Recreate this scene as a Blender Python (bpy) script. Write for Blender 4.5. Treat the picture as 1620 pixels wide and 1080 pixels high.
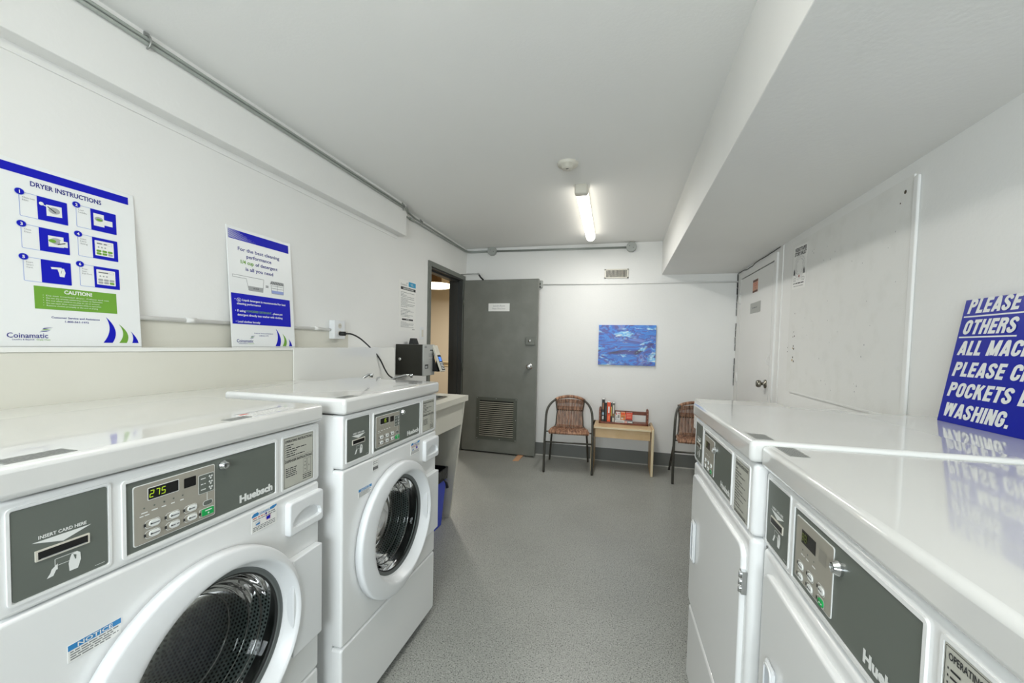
import bpy, bmesh, math, random
from mathutils import Vector, Matrix
random.seed(7)
PI = math.pi
for o in list(bpy.data.objects): bpy.data.objects.remove(o)
S = bpy.context.scene
COL = S.collection
# ------------------------------------------------------------------ camera
F_PX, CY = 642.972, 571.863
YAW, PITCH, ROLL = 0.2616, -0.0405, 0.0232
fw = Vector((-math.sin(YAW), math.cos(YAW), 0)); rt = Vector((math.cos(YAW), math.sin(YAW), 0)); up = Vector((0, 0, 1))
fw, up = fw*math.cos(PITCH)+up*math.sin(PITCH), up*math.cos(PITCH)-fw*math.sin(PITCH)
rt, up = rt*math.cos(ROLL)+up*math.sin(ROLL), up*math.cos(ROLL)-rt*math.sin(ROLL)
cd = bpy.data.cameras.new('camera'); cam = bpy.data.objects.new('camera', cd); COL.objects.link(cam)
cd.sensor_width = 36; cd.lens = 36*F_PX/1620; cd.shift_y = (CY-540)/1620; cd.clip_start = 0.02
m = Matrix((rt, up, -fw)).transposed().to_4x4(); m.translation = (0, 0, 1.33)
cam.matrix_world = m
S.camera = cam
# ------------------------------------------------------------------ view + world + lights
S.view_settings.view_transform = 'Standard'; S.view_settings.look = 'None'
S.view_settings.gamma = 1; S.view_settings.use_curve_mapping = False
S.view_settings.exposure = 0.56
W = bpy.data.worlds.new('world'); S.world = W; W.use_nodes = True
bg = W.node_tree.nodes['Background']; bg.inputs[0].default_value = (0.85, 0.92, 1.0, 1); bg.inputs[1].default_value = 2.0

def area(name, loc, size, energy, color, rot, shape='RECTANGLE'):
    d = bpy.data.lights.new(name, 'AREA'); d.shape = shape; d.size = size[0]; d.size_y = size[1]
    d.energy = energy; d.color = color
    o = bpy.data.objects.new(name, d); COL.objects.link(o); o.location = loc; o.rotation_euler = rot
    return o
# daylight entering by the window behind the camera (lamp stands outside the pane)
area('window_daylight', (-0.2, -1.98, 1.6), (1.9, 1.2), 84, (0.955, 0.965, 1.0), (PI/2, 0, 0))
# the fluorescent tubes (one in view, one unseen, added to brighten mid-room)
area('tube_lamp_light', (-0.338, 3.72, 2.43), (0.09, 1.2), 10, (1.0, 0.985, 0.95), (0, 0, 0.03))
area('unseen_tube_lamp_light', (-0.40, 0.45, 2.43), (0.09, 1.2), 2, (1.0, 0.985, 0.95), (0, 0, 0))
area('hall_lamp_light', (-3.3, 6.2, 2.40), (0.3, 0.3), 42, (1.0, 0.94, 0.85), (0, 0, 0), 'DISK')

# ------------------------------------------------------------------ materials
def lin(h):
    if isinstance(h, str):
        h = h.lstrip('#'); c = [int(h[i:i+2], 16)/255 for i in (0, 2, 4)]
    else: c = h
    return tuple(x/12.92 if x <= .04045 else ((x+.055)/1.055)**2.4 for x in c)+(1,)
MATS = {}
def mat(name, col, rough=.5, metal=0, spec=.5, emit=None, es=1, noise=None, bump=None, coat=0):
    if name in MATS: return MATS[name]
    M = bpy.data.materials.new(name); M.use_nodes = True; nt = M.node_tree; b = nt.nodes['Principled BSDF']
    b.inputs['Base Color'].default_value = lin(col); b.inputs['Roughness'].default_value = rough
    b.inputs['Metallic'].default_value = metal; b.inputs['Specular IOR Level'].default_value = spec
    b.inputs['Coat Weight'].default_value = coat; b.inputs['Coat Roughness'].default_value = .03
    if emit: b.inputs['Emission Color'].default_value = lin(emit); b.inputs['Emission Strength'].default_value = es
    if noise or bump:
        tc = nt.nodes.new('ShaderNodeTexCoord')
    if noise:      # (scale, colour2, lo, hi)
        n = nt.nodes.new('ShaderNodeTexNoise'); n.inputs['Scale'].default_value = noise[0]; n.inputs['Detail'].default_value = 6
        nt.links.new(tc.outputs['Object'], n.inputs['Vector'])
        r = nt.nodes.new('ShaderNodeValToRGB'); r.color_ramp.elements[0].position = noise[2]; r.color_ramp.elements[1].position = noise[3]
        r.color_ramp.elements[0].color = lin(col); r.color_ramp.elements[1].color = lin(noise[1])
        nt.links.new(n.outputs['Fac'], r.inputs[0]); nt.links.new(r.outputs[0], b.inputs['Base Color'])
    if bump:       # (scale, strength)
        n2 = nt.nodes.new('ShaderNodeTexNoise'); n2.inputs['Scale'].default_value = bump[0]; n2.inputs['Detail'].default_value = 4
        nt.links.new(tc.outputs['Object'], n2.inputs['Vector'])
        bp = nt.nodes.new('ShaderNodeBump'); bp.inputs['Strength'].default_value = bump[1]; bp.inputs['Distance'].default_value = .01
        nt.links.new(n2.outputs['Fac'], bp.inputs['Height']); nt.links.new(bp.outputs[0], b.inputs['Normal'])
    MATS[name] = M; return M
wall_m = mat('white wall paint', '#ecece9', .6, spec=.3, bump=(60, .08), noise=(1.2, '#e8e8e5', .4, .7))
ceil_m = mat('ceiling paint', '#f4f4f1', .8, spec=.2, bump=(90, .06))
cream_m = mat('cream laminate', '#d9d7cc', .4, spec=.3, noise=(2.5, '#d3d1c5', .35, .7))
shelf_m = mat('white shelf laminate', '#e8e8e3', .10, coat=.5)
board_m = mat('scuffed board paint', '#e6e6e2', .55, noise=(10, '#dfdfda', .5, .8), bump=(120, .06))
enamel = mat('white enamel', '#ecedec', .25, coat=.3)
lidm = mat('glossy white lid', '#dcdcd9', .09, coat=.6)
plastic = mat('white plastic', '#e6e8e9', .32)
grey_p = mat('grey panel', '#656b64', .42)
beige_p = mat('taupe keypad', '#a09c90', .4)
silver_l = mat('silver label', '#bdbdb2', .4)
ink = mat('black ink', '#26282a', .6)
inkg = mat('grey ink', '#7d7f80', .6)
inkl = mat('pale grey ink', '#a9abac', .6)
whitep = mat('white print', '#e9ebe8', .5)
black = mat('black gloss', '#0b0c0c', .25)
rubber = mat('grey rubber', '#6f7473', .55)
darkrub = mat('black rubber', '#1c1e1e', .5)
chrome = mat('chrome', '#d8dadb', .14, metal=1)
steel = mat('brushed steel', '#b4b6b4', .35, metal=1)
blue = mat('blue print', '#0b12b6', .5, spec=.25)
signblue = mat('sign blue', '#0a1c9e', .3, spec=.3)
green = mat('green print', '#6fa433', .45)
navy = mat('navy print', '#2b2f86', .5)
cyan = mat('label blue', '#2f86c4', .45)
cyan2 = mat('sheet cyan', '#2f9cc8', .45)
keyg = mat('start key green', '#12a552', .4)
led = mat('display digits', '#88a020', .4, emit='#9dbb22', es=.55)
led_dim = mat('dim display digits', '#3c4210', .4, emit='#6f8416', es=.18)
red = mat('red print', '#d0564a', .5)
poster_m = mat('poster plastic', '#eef0ef', .3)
paper = mat('paper', '#eeeeea', .6)
door_g = mat('grey door paint', '#74766f', .42, bump=(7, .25), noise=(5, '#7f817a', .4, .75))
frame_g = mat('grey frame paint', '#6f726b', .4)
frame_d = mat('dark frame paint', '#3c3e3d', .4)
pipe_m = mat('conduit grey', '#a3a8a2', .4, metal=.3)
whitepipe = mat('white raceway', '#e9e9e6', .4)
base_g = mat('grey cove base', '#6f716d', .45)
caulk = mat('caulk line', '#c9c8c1', .6)
gap = mat('dark gap', '#1b1b1a', .9)
boxg = mat('junction box grey', '#a9aca7', .4, metal=.2)
tube_e = mat('lamp diffuser', '#ffffff', .4, emit='#fffaf0', es=4.6)
tube_e2 = mat('unseen lamp diffuser', '#ffffff', .4, emit='#fffaf0', es=10)
hall_m = mat('hall beige paint', '#cbc0ac', .7)
hall_fl = mat('hall floor', '#6a6255', .6)
hall_e = mat('hall lamp glass', '#fff4dd', .4, emit='#fff0d0', es=4)
bluebin = mat('blue bin plastic', '#2340c8', .35)
bag = mat('black bag', '#15171a', .3, bump=(40, .5))
oak = mat('light wood laminate', '#d3b68c', .4, noise=(9, '#c9a97c', .35, .7))
oak2 = mat('cream edge band', '#e0d0ae', .4)
redwood = mat('stained redwood', '#7a4028', .4, noise=(12, '#5f2f1d', .4, .7))
chairm = mat('bronze painted tube', '#4b4a43', .35, metal=.5)
wedge_m = mat('bare pine', '#d0a07a', .6)
tan = mat('tan plastic', '#d6d2c5', .4)

def wicker_mat():
    M = bpy.data.materials.new('woven wicker'); M.use_nodes = True; nt = M.node_tree; b = nt.nodes['Principled BSDF']
    tc = nt.nodes.new('ShaderNodeTexCoord'); n = nt.nodes.new('ShaderNodeTexNoise'); n.inputs['Scale'].default_value = 22
    n.inputs['Detail'].default_value = 3
    mp = nt.nodes.new('ShaderNodeMapping'); mp.inputs['Scale'].default_value = (3.5, .6, .6)
    nt.links.new(tc.outputs['Object'], mp.inputs[0]); nt.links.new(mp.outputs[0], n.inputs['Vector'])
    r = nt.nodes.new('ShaderNodeValToRGB'); e = r.color_ramp.elements
    e[0].position = .3; e[0].color = lin('#553a2b'); e[1].position = .7; e[1].color = lin('#cba284')
    x = e.new(.5); x.color = lin('#9c7055')
    nt.links.new(n.outputs['Fac'], r.inputs[0]); nt.links.new(r.outputs[0], b.inputs['Base Color']); b.inputs['Roughness'].default_value = .5
    return M
wicker = wicker_mat()

def floor_mat():
    M = bpy.data.materials.new('speckled vinyl floor'); M.use_nodes = True; nt = M.node_tree; b = nt.nodes['Principled BSDF']
    tc = nt.nodes.new('ShaderNodeTexCoord')
    def noise(sc, det=2):
        n = nt.nodes.new('ShaderNodeTexNoise'); n.inputs['Scale'].default_value = sc; n.inputs['Detail'].default_value = det
        nt.links.new(tc.outputs['Object'], n.inputs['Vector']); return n
    def ramp(src, a, ca, bb, cb):
        r = nt.nodes.new('ShaderNodeValToRGB'); r.color_ramp.elements[0].position = a; r.color_ramp.elements[1].position = bb
        r.color_ramp.elements[0].color = ca; r.color_ramp.elements[1].color = cb; nt.links.new(src, r.inputs[0]); return r
    def mix(fac, a, bb):
        x = nt.nodes.new('ShaderNodeMix'); x.data_type = 'RGBA'
        nt.links.new(fac, x.inputs[0]); nt.links.new(a, x.inputs[6]) if not isinstance(a, tuple) else setattr(x.inputs[6], 'default_value', a)
        nt.links.new(bb, x.inputs[7]) if not isinstance(bb, tuple) else setattr(x.inputs[7], 'default_value', bb)
        return x.outputs[2]
    base = ramp(noise(2.2, 5).outputs['Fac'], .35, lin('#a2a39d'), .7, lin('#989993'))
    dk = ramp(noise(170).outputs['Fac'], .56, (0, 0, 0, 1), .62, (1, 1, 1, 1))
    lt = ramp(noise(190).outputs['Fac'], .61, (0, 0, 0, 1), .66, (1, 1, 1, 1))
    c = mix(dk.outputs[0], base.outputs[0], lin('#5c5e5a')); c = mix(lt.outputs[0], c, lin('#cacac2'))
    nt.links.new(c, b.inputs['Base Color']); b.inputs['Roughness'].default_value = .38
    bp = nt.nodes.new('ShaderNodeBump'); bp.inputs['Strength'].default_value = .12; bp.inputs['Distance'].default_value = .002
    nt.links.new(noise(150).outputs['Fac'], bp.inputs['Height']); nt.links.new(bp.outputs[0], b.inputs['Normal'])
    return M
floor_m = floor_mat()

def glass_mat(name, tint, refl_rough=.02, ior=1.5):
    M = bpy.data.materials.new(name); M.use_nodes = True; nt = M.node_tree
    for n in list(nt.nodes): nt.nodes.remove(n)
    out = nt.nodes.new('ShaderNodeOutputMaterial'); tr = nt.nodes.new('ShaderNodeBsdfTransparent'); tr.inputs[0].default_value = lin(tint)
    gl = nt.nodes.new('ShaderNodeBsdfGlossy'); gl.inputs['Roughness'].default_value = refl_rough
    fr = nt.nodes.new('ShaderNodeFresnel'); fr.inputs[0].default_value = ior
    mx = nt.nodes.new('ShaderNodeMixShader')
    nt.links.new(fr.outputs[0], mx.inputs[0]); nt.links.new(tr.outputs[0], mx.inputs[1]); nt.links.new(gl.outputs[0], mx.inputs[2])
    nt.links.new(mx.outputs[0], out.inputs[0]); return M
door_glass = glass_mat('washer door glass', '#c4cdca', .02, 1.28)
glint_ring = glass_mat('glint ring glass', '#dfe6e3', .05, 2.4)
pane_glass = glass_mat('window glass', '#f4f8f8')

def drum_mat():
    M = bpy.data.materials.new('perforated drum steel'); M.use_nodes = True; nt = M.node_tree; b = nt.nodes['Principled BSDF']
    uv = nt.nodes.new('ShaderNodeUVMap'); sep = nt.nodes.new('ShaderNodeSeparateXYZ'); nt.links.new(uv.outputs[0], sep.inputs[0])
    def math_(op, a, bb=None):
        n = nt.nodes.new('ShaderNodeMath'); n.operation = op
        for i, v in enumerate((a, bb)):
            if v is None: continue
            if isinstance(v, (int, float)): n.inputs[i].default_value = v
            else: nt.links.new(v, n.inputs[i])
        return n.outputs[0]
    P = .011
    u = math_('DIVIDE', sep.outputs[0], P); v = math_('DIVIDE', sep.outputs[1], P)
    row = math_('FLOOR', v); odd = math_('MULTIPLY', math_('MODULO', row, 2), .5)
    fu = math_('SUBTRACT', math_('FRACT', math_('ADD', u, odd)), .5); fv = math_('SUBTRACT', math_('FRACT', v), .5)
    d = math_('SQRT', math_('ADD', math_('MULTIPLY', fu, fu), math_('MULTIPLY', fv, fv)))
    hole = math_('LESS_THAN', d, .3)
    mx = nt.nodes.new('ShaderNodeMix'); mx.data_type = 'RGBA'; nt.links.new(hole, mx.inputs[0])
    mx.inputs[6].default_value = lin('#c9cccc'); mx.inputs[7].default_value = lin('#050505')
    nt.links.new(mx.outputs[2], b.inputs['Base Color']); b.inputs['Roughness'].default_value = .5
    b.inputs['Metallic'].default_value = .5
    return M
drum_m = drum_mat()

def paint_mat():
    M = bpy.data.materials.new('poured blue paint'); M.use_nodes = True; nt = M.node_tree; b = nt.nodes['Principled BSDF']
    tc = nt.nodes.new('ShaderNodeTexCoord')
    def noise(sc, det, dist, scale, off=(0, 0, 0)):
        mp = nt.nodes.new('ShaderNodeMapping'); mp.inputs['Scale'].default_value = scale; mp.inputs['Location'].default_value = off
        n = nt.nodes.new('ShaderNodeTexNoise'); n.inputs['Scale'].default_value = sc; n.inputs['Detail'].default_value = det; n.inputs['Distortion'].default_value = dist
        n.inputs['Roughness'].default_value = .55
        nt.links.new(tc.outputs['Object'], mp.inputs[0]); nt.links.new(mp.outputs[0], n.inputs['Vector']); return n.outputs['Fac']
    def ramp(src, stops):
        r = nt.nodes.new('ShaderNodeValToRGB'); e = r.color_ramp.elements
        e[0].position = stops[0][0]; e[0].color = lin(stops[0][1]); e[1].position = stops[-1][0]; e[1].color = lin(stops[-1][1])
        for p, c in stops[1:-1]: x = e.new(p); x.color = lin(c)
        nt.links.new(src, r.inputs[0]); return r.outputs[0]
    base = ramp(noise(2.0, 9, 1.5, (1.6, 1, 4.4)), [(.30, '#1c1440'), (.38, '#3c3488'), (.43, '#1f4fb4'), (.48, '#2f86dc'), (.52, '#2a5cc0'), (.56, '#4a3f8c'), (.60, '#3c7fd6'), (.66, '#7a78bc'), (.72, '#2b3f9a')])
    lights = ramp(noise(1.7, 8, 2.4, (1.8, 1, 4.0), (3.1, 0, 1.7)), [(.50, '#000000'), (.56, '#000000'), (.60, '#bdbdbd'), (.66, '#ffffff')])
    pale = ramp(noise(9, 4, 1.0, (1.5, 1, 4)), [(.35, '#3f9be6'), (.5, '#8fd0f0'), (.62, '#dceef4')])
    mx = nt.nodes.new('ShaderNodeMix'); mx.data_type = 'RGBA'; nt.links.new(lights, mx.inputs[0]); nt.links.new(base, mx.inputs[6]); nt.links.new(pale, mx.inputs[7])
    nt.links.new(mx.outputs[2], b.inputs['Base Color']); b.inputs['Roughness'].default_value = .35
    return M
paint_m = paint_mat()

# ------------------------------------------------------------------ geometry helpers
TXT = {}
def text_geo(s, bold, shear):
    k = (s, bold, shear)
    if k not in TXT:
        c = bpy.data.curves.new('t', 'FONT'); c.body = s; c.size = 1; c.offset = bold; c.shear = shear; c.resolution_u = 2
        o = bpy.data.objects.new('t', c); me = bpy.data.meshes.new_from_object(o)
        vs = [(v.co.x, v.co.y) for v in me.vertices]; fs = [tuple(p.vertices) for p in me.polygons]
        bpy.data.objects.remove(o); bpy.data.meshes.remove(me); bpy.data.curves.remove(c)
        TXT[k] = (vs, fs)
    return TXT[k]

class G:
    def __init__(s): s.v = []; s.f = []; s.mi = []; s.sm = []; s.mats = []; s.uv = {}
    def m(s, mt):
        if mt not in s.mats: s.mats.append(mt)
        return s.mats.index(mt)
    def add(s, vs, fs, mt, smooth=False):
        b = len(s.v); s.v += [tuple(v) for v in vs]; i = s.m(mt)
        for f in fs: s.f.append(tuple(b+k for k in f)); s.mi.append(i); s.sm.append(smooth)
        return b
    def box(s, x0, x1, y0, y1, z0, z1, mt):
        vs = [(x, y, z) for x in (x0, x1) for y in (y0, y1) for z in (z0, z1)]
        s.add(vs, [(0, 1, 3, 2), (4, 6, 7, 5), (0, 4, 5, 1), (2, 3, 7, 6), (0, 2, 6, 4), (1, 5, 7, 3)], mt)
    def rbox(s, x0, x1, y0, y1, z0, z1, r, mt, seg=3):
        bm = bmesh.new(); bmesh.ops.create_cube(bm, size=1)
        for v in bm.verts: v.co = Vector(((x0+x1)/2+v.co.x*(x1-x0), (y0+y1)/2+v.co.y*(y1-y0), (z0+z1)/2+v.co.z*(z1-z0)))
        bmesh.ops.bevel(bm, geom=bm.edges[:], offset=r, segments=seg, profile=.5, affect='EDGES')
        bm.verts.index_update(); vs = [v.co[:] for v in bm.verts]
        for f in bm.faces:
            pass
        b = len(s.v); s.v += vs; i = s.m(mt)
        for f in bm.faces:
            big = f.calc_area() > r*r*3 and sum(abs(c) > .999 for c in f.normal) == 1
            s.f.append(tuple(b+v.index for v in f.verts)); s.mi.append(i); s.sm.append(not big)
        bm.free()
    def xf(s, b0, M):
        for i in range(b0, len(s.v)): s.v[i] = tuple(M @ Vector(s.v[i]))
    def tube(s, pts, r, mt, n=8, cap=True, radii=None):
        pts = [Vector(p) for p in pts]; L = len(pts); vs = []; ref = None
        for i, p in enumerate(pts):
            d = (pts[min(i+1, L-1)]-pts[max(i-1, 0)]).normalized()
            if ref is None:
                a = Vector((0, 0, 1)) if abs(d.z) < .9 else Vector((1, 0, 0)); ref = d.cross(a).normalized()
            ref = (ref-d*ref.dot(d)).normalized(); q = d.cross(ref); rr = radii[i] if radii else r
            for k in range(n):
                a = 2*PI*k/n; vs.append(p+(ref*math.cos(a)+q*math.sin(a))*rr)
        fs = [(i*n+k, i*n+(k+1) % n, (i+1)*n+(k+1) % n, (i+1)*n+k) for i in range(L-1) for k in range(n)]
        b = s.add(vs, fs, mt, True)
        if cap:
            i = s.m(mt)
            for base in (0, (L-1)*n): s.f.append(tuple(b+base+k for k in range(n))); s.mi.append(i); s.sm.append(False)
    def rings(s, rg, mt, n=64, smooth=True, cap0=False, cap1=False):
        """rg = [(cx, cz, r, y)] circles in the xz plane joined along y"""
        vs = [(cx+r*math.cos(2*PI*k/n), y, cz+r*math.sin(2*PI*k/n)) for cx, cz, r, y in rg for k in range(n)]
        fs = [(i*n+k, i*n+(k+1) % n, (i+1)*n+(k+1) % n, (i+1)*n+k) for i in range(len(rg)-1) for k in range(n)]
        b = s.add(vs, fs, mt, smooth); i = s.m(mt)
        if cap0: s.f.append(tuple(b+k for k in range(n))); s.mi.append(i); s.sm.append(False)
        if cap1: s.f.append(tuple(b+(len(rg)-1)*n+k for k in range(n))); s.mi.append(i); s.sm.append(False)
        return b
    def zrings(s, cx, cy, prof, mt, n=32, smooth=True, cap0=False, cap1=False):
        vs = [(cx+r*math.cos(2*PI*k/n), cy+r*math.sin(2*PI*k/n), z) for r, z in prof for k in range(n)]
        fs = [(i*n+k, i*n+(k+1) % n, (i+1)*n+(k+1) % n, (i+1)*n+k) for i in range(len(prof)-1) for k in range(n)]
        b = s.add(vs, fs, mt, smooth); i = s.m(mt)
        if cap0: s.f.append(tuple(b+k for k in range(n))); s.mi.append(i); s.sm.append(False)
        if cap1: s.f.append(tuple(b+(len(prof)-1)*n+k for k in range(n))); s.mi.append(i); s.sm.append(False)
    # ---- flat prints in the front-view plane (x right, z up) at depth y
    def poly(s, pts, y, mt): s.add([(x, y, z) for x, z in pts], [tuple(range(len(pts)))], mt)
    def rect(s, x0, x1, z0, z1, y, mt): s.poly([(x0, z0), (x1, z0), (x1, z1), (x0, z1)], y, mt)
    def plate(s, x0, x1, z0, z1, y, mt, rc=.004, h=None):
        L = rr(x0, x1, z0, z1, rc, 1)
        if h: 
            n = len(L); vs = [(x, y, z) for x, z in L]+[(x, y+h, z) for x, z in L]
            s.add(vs, [tuple(range(n))]+[(k, (k+1) % n, n+(k+1) % n, n+k) for k in range(n)], mt)
        else: s.poly(L, y, mt)
    def outline(s, x0, x1, z0, z1, y, mt, w=.001, rc=.003, h=None):
        a = rr(x0, x1, z0, z1, rc, 1); b = rr(x0+w, x1-w, z0+w, z1-w, max(rc-w, .0003), 1); n = len(a)
        vs = [(x, y, z) for x, z in a]+[(x, y, z) for x, z in b]
        fs = [(k, (k+1) % n, n+(k+1) % n, n+k) for k in range(n)]
        if h:
            vs += [(x, y+h, z) for x, z in a]+[(x, y+h, z) for x, z in b]
            fs += [(k, (k+1) % n, 2*n+(k+1) % n, 2*n+k) for k in range(n)]+[(n+k, n+(k+1) % n, 3*n+(k+1) % n, 3*n+k) for k in range(n)]
        s.add(vs, fs, mt)
    def disc(s, cx, cz, r, y, mt, n=24, rz=None):
        s.poly([(cx+r*math.cos(2*PI*k/n), cz+(rz or r)*math.sin(2*PI*k/n)) for k in range(n)], y, mt)
    def line(s, x0, z0, x1, z1, y, w, mt):
        d = math.hypot(x1-x0, z1-z0) or 1; nx, nz = -(z1-z0)/d*w/2, (x1-x0)/d*w/2
        s.poly([(x0+nx, z0+nz), (x1+nx, z1+nz), (x1-nx, z1-nz), (x0-nx, z0-nz)], y, mt)
    def text(s, t, x0, z0, h, y, mt, width=None, align='L', bold=0, shear=0):
        vs, fs = text_geo(t, bold, shear)
        if not vs: return
        mn = min(v[0] for v in vs); mx = max(v[0] for v in vs); k = h/.69
        kx = width/(mx-mn) if width else k; wd = (mx-mn)*kx
        ox = x0-(0 if align == 'L' else wd/2 if align == 'C' else wd)
        s.add([(ox+(a-mn)*kx, y, z0+b*k) for a, b in vs], fs, mt)
    def greek(s, x0, x1, z, h, y, mt, words=None):
        x = x0; rnd = random.Random(int(x0*9973+z*7919+h*1e5))
        while x < x1-h*.6:
            w = min(rnd.uniform(1.2, 4.5)*h, x1-x); s.rect(x, x+w, z+h*.15, z+h*.72, y, mt); x += w+h*.55
    def build(s, name, parent=None, label=None, kind=None, cat=None, group=None, loc=None, rz=0):
        me = bpy.data.meshes.new(name); me.from_pydata(s.v, [], s.f)
        for mt in s.mats: me.materials.append(mt)
        me.polygons.foreach_set('material_index', s.mi); me.polygons.foreach_set('use_smooth', s.sm); me.update()
        bm = bmesh.new(); bm.from_mesh(me); bmesh.ops.remove_doubles(bm, verts=bm.verts, dist=1e-6)
        bmesh.ops.recalc_face_normals(bm, faces=bm.faces); bm.to_mesh(me); bm.free()
        o = bpy.data.objects.new(name, me); COL.objects.link(o)
        if parent: o.parent = parent
        if loc: o.location = loc
        if rz: o.rotation_euler = (0, 0, rz)
        for k, v in (('label', label), ('kind', kind), ('category', cat), ('group', group)):
            if v: o[k] = v
        return o

def rr(x0, x1, z0, z1, rc, ns=1, nc=5):
    """rounded rectangle loop"""
    rc = min(rc, (x1-x0)/2.001, (z1-z0)/2.001); P = []
    C = [(x1-rc, z0+rc, -PI/2), (x1-rc, z1-rc, 0), (x0+rc, z1-rc, PI/2), (x0+rc, z0+rc, PI)]
    for i, (cx, cz, a0) in enumerate(C):
        arc = [(cx+rc*math.cos(a0+PI/2*k/nc), cz+rc*math.sin(a0+PI/2*k/nc)) for k in range(nc+1)]
        P += arc; nx = C[(i+1) % 4]
        q = (nx[0]+rc*math.cos(nx[2]), nx[1]+rc*math.sin(nx[2]))
        for k in range(1, ns):
            t = k/ns; P.append((arc[-1][0]*(1-t)+q[0]*t, arc[-1][1]*(1-t)+q[1]*t))
    return P

def panel(g, x0, x1, z0, z1, y, mt, rc=.006, re=.006, skirt=.025, ns=1, hole=None, pocket=None, seg=4):
    """front panel with rounded rim; hole = (cx, cz, f(angle)->r); pocket = (depth, floor inset, material)"""
    loops = [(0, y+skirt)]+[(re*(1-math.cos(a)), y+re*(1-math.sin(a))) for a in [PI/2*k/seg for k in range(seg+1)]]
    V = []; n = None
    for ins, yy in loops:
        L = rr(x0+ins, x1-ins, z0+ins, z1-ins, max(rc-ins, .0005), ns); n = len(L); V += [(a, yy, b) for a, b in L]
    fs = [(i*n+k, i*n+(k+1) % n, (i+1)*n+(k+1) % n, (i+1)*n+k) for i in range(len(loops)-1) for k in range(n)]
    g.add(V, fs, mt, True)
    L = [(v[0], v[2]) for v in V[-n:]]
    if not hole: g.poly(L, y, mt); return
    cx, cz, f = hole; H = []
    for a, b in L:
        t = math.atan2(b-cz, a-cx); r = f(t); H.append((cx+r*math.cos(t), cz+r*math.sin(t)))
    vs = [(a, y, b) for a, b in L]+[(a, y, b) for a, b in H]
    g.add(vs, [(k, (k+1) % n, n+(k+1) % n, n+k) for k in range(n)], mt)
    if pocket:
        dep, ins, m2 = pocket
        I = [(cx+(a-cx)*ins, cz+(b-cz)*ins) for a, b in H]
        vs = [(a, y, b) for a, b in H]+[(a, y+dep, b) for a, b in I]
        g.add(vs, [(k, (k+1) % n, n+(k+1) % n, n+k) for k in range(n)]+[tuple(range(n, 2*n))], m2)

def thing(name, label, cat, loc=(0, 0, 0), rz=0, group=None, kind=None):
    o = bpy.data.objects.new(name, None); COL.objects.link(o); o.empty_display_size = .1
    o.location = loc; o.rotation_euler = (0, 0, rz)
    if kind: o['kind'] = kind
    if label: o['label'] = label
    if cat: o['category'] = cat
    if group: o['group'] = group
    return o
def qbox(name, x0, x1, y0, y1, z0, z1, mt, **k):
    g = G(); g.box(x0, x1, y0, y1, z0, z1, mt); return g.build(name, **k)

# ------------------------------------------------------------------ the room
XL, XR, YB, YF, ZC = -1.924, 1.188, 4.862, -1.75, 2.529
qbox('floor', XL-.15, XR+.15, YF-.15, YB+.15, -.1, 0, floor_m, kind='structure')
qbox('ceiling', XL-.15, XR+.15, YF-.15, YB+.15, ZC, ZC+.1, ceil_m, kind='structure')
qbox('wall_back', XL-.15, XR+.15, YB, YB+.12, 0, ZC, wall_m, kind='structure')
qbox('wall_right', XR, XR+.12, YF, YB, 0, ZC, wall_m, kind='structure')
DY0, DY1, DZ = 3.845, 4.735, 2.122     # doorway in the left wall
g = G(); g.box(XL-.12, XL, YF, DY0, 0, ZC, wall_m); g.box(XL-.12, XL, DY1, YB, 0, ZC, wall_m); g.box(XL-.12, XL, DY0, DY1, DZ, ZC, wall_m)
g.build('wall_left', kind='structure')
g = G(); wx0, wx1, wz0, wz1 = -1.1, .7, .95, 2.1
g.box(XL, wx0, YF-.12, YF, 0, ZC, wall_m); g.box(wx1, XR, YF-.12, YF, 0, ZC, wall_m)
g.box(wx0, wx1, YF-.12, YF, 0, wz0, wall_m); g.box(wx0, wx1, YF-.12, YF, wz1, ZC, wall_m)
g.build('wall_front', kind='structure')
w = thing('window_1', 'white framed window behind the camera', None, (0, YF-.06, 0), 0, kind='structure')
g = G(); g.box(wx0, wx1, -.03, .03, wz0, wz0+.05, plastic); g.box(wx0, wx1, -.03, .03, wz1-.05, wz1, plastic)
for x in (wx0, -.225, wx1-.05): g.box(x, x+.05, -.03, .03, wz0+.05, wz1-.05, plastic)
g.build('window_frame', w)
qbox('window_pane', wx0+.04, wx1-.04, -.004, .004, wz0+.04, wz1-.04, pane_glass, parent=w)
# dropped boxes at the ceiling
BX, BZ, BY = -1.850, 2.262, 3.235
g = G(); g.rbox(XL-.01, BX, YF, BY, BZ, ZC+.02, .004, wall_m); g.build('ceiling_beam', kind='structure')
g = G(); g.box(XL-.005, XL+.006, YF, 3.20, BZ-.03, BZ+.002, wall_m); g.build('trim_10', kind='structure')
g = G(); g.rbox(.4102, XR+.01, YF, YB+.01, 2.155, ZC+.02, .004, wall_m); g.build('ceiling_bulkhead', kind='structure')
# furred-out lower wall behind the washers with its ledge, and shelf strips behind the machines
g = G(); g.rbox(XL-.005, -1.72, YF, 2.85, 0, 1.275, .003, cream_m); g.build('wall_lower_left', kind='structure')
g = G(); g.box(XL-.005, -1.716, YF, 2.853, 1.275, 1.289, shelf_m); g.box(XL, XL+.003, YF, 2.55, 1.289, 1.40, cream_m); g.build('trim_9', kind='structure')
g = G(); g.rbox(-1.72, -1.325, YF, 1.86, 1.085, 1.111, .003, shelf_m); g.build('trim_1', kind='structure', label='white ledge strip behind the washers')
g = G(); g.rbox(.875, XR, YF, 1.90, 1.070, 1.095, .003, shelf_m); g.build('trim_2', kind='structure', label='white ledge strip behind the dryers')
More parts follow.
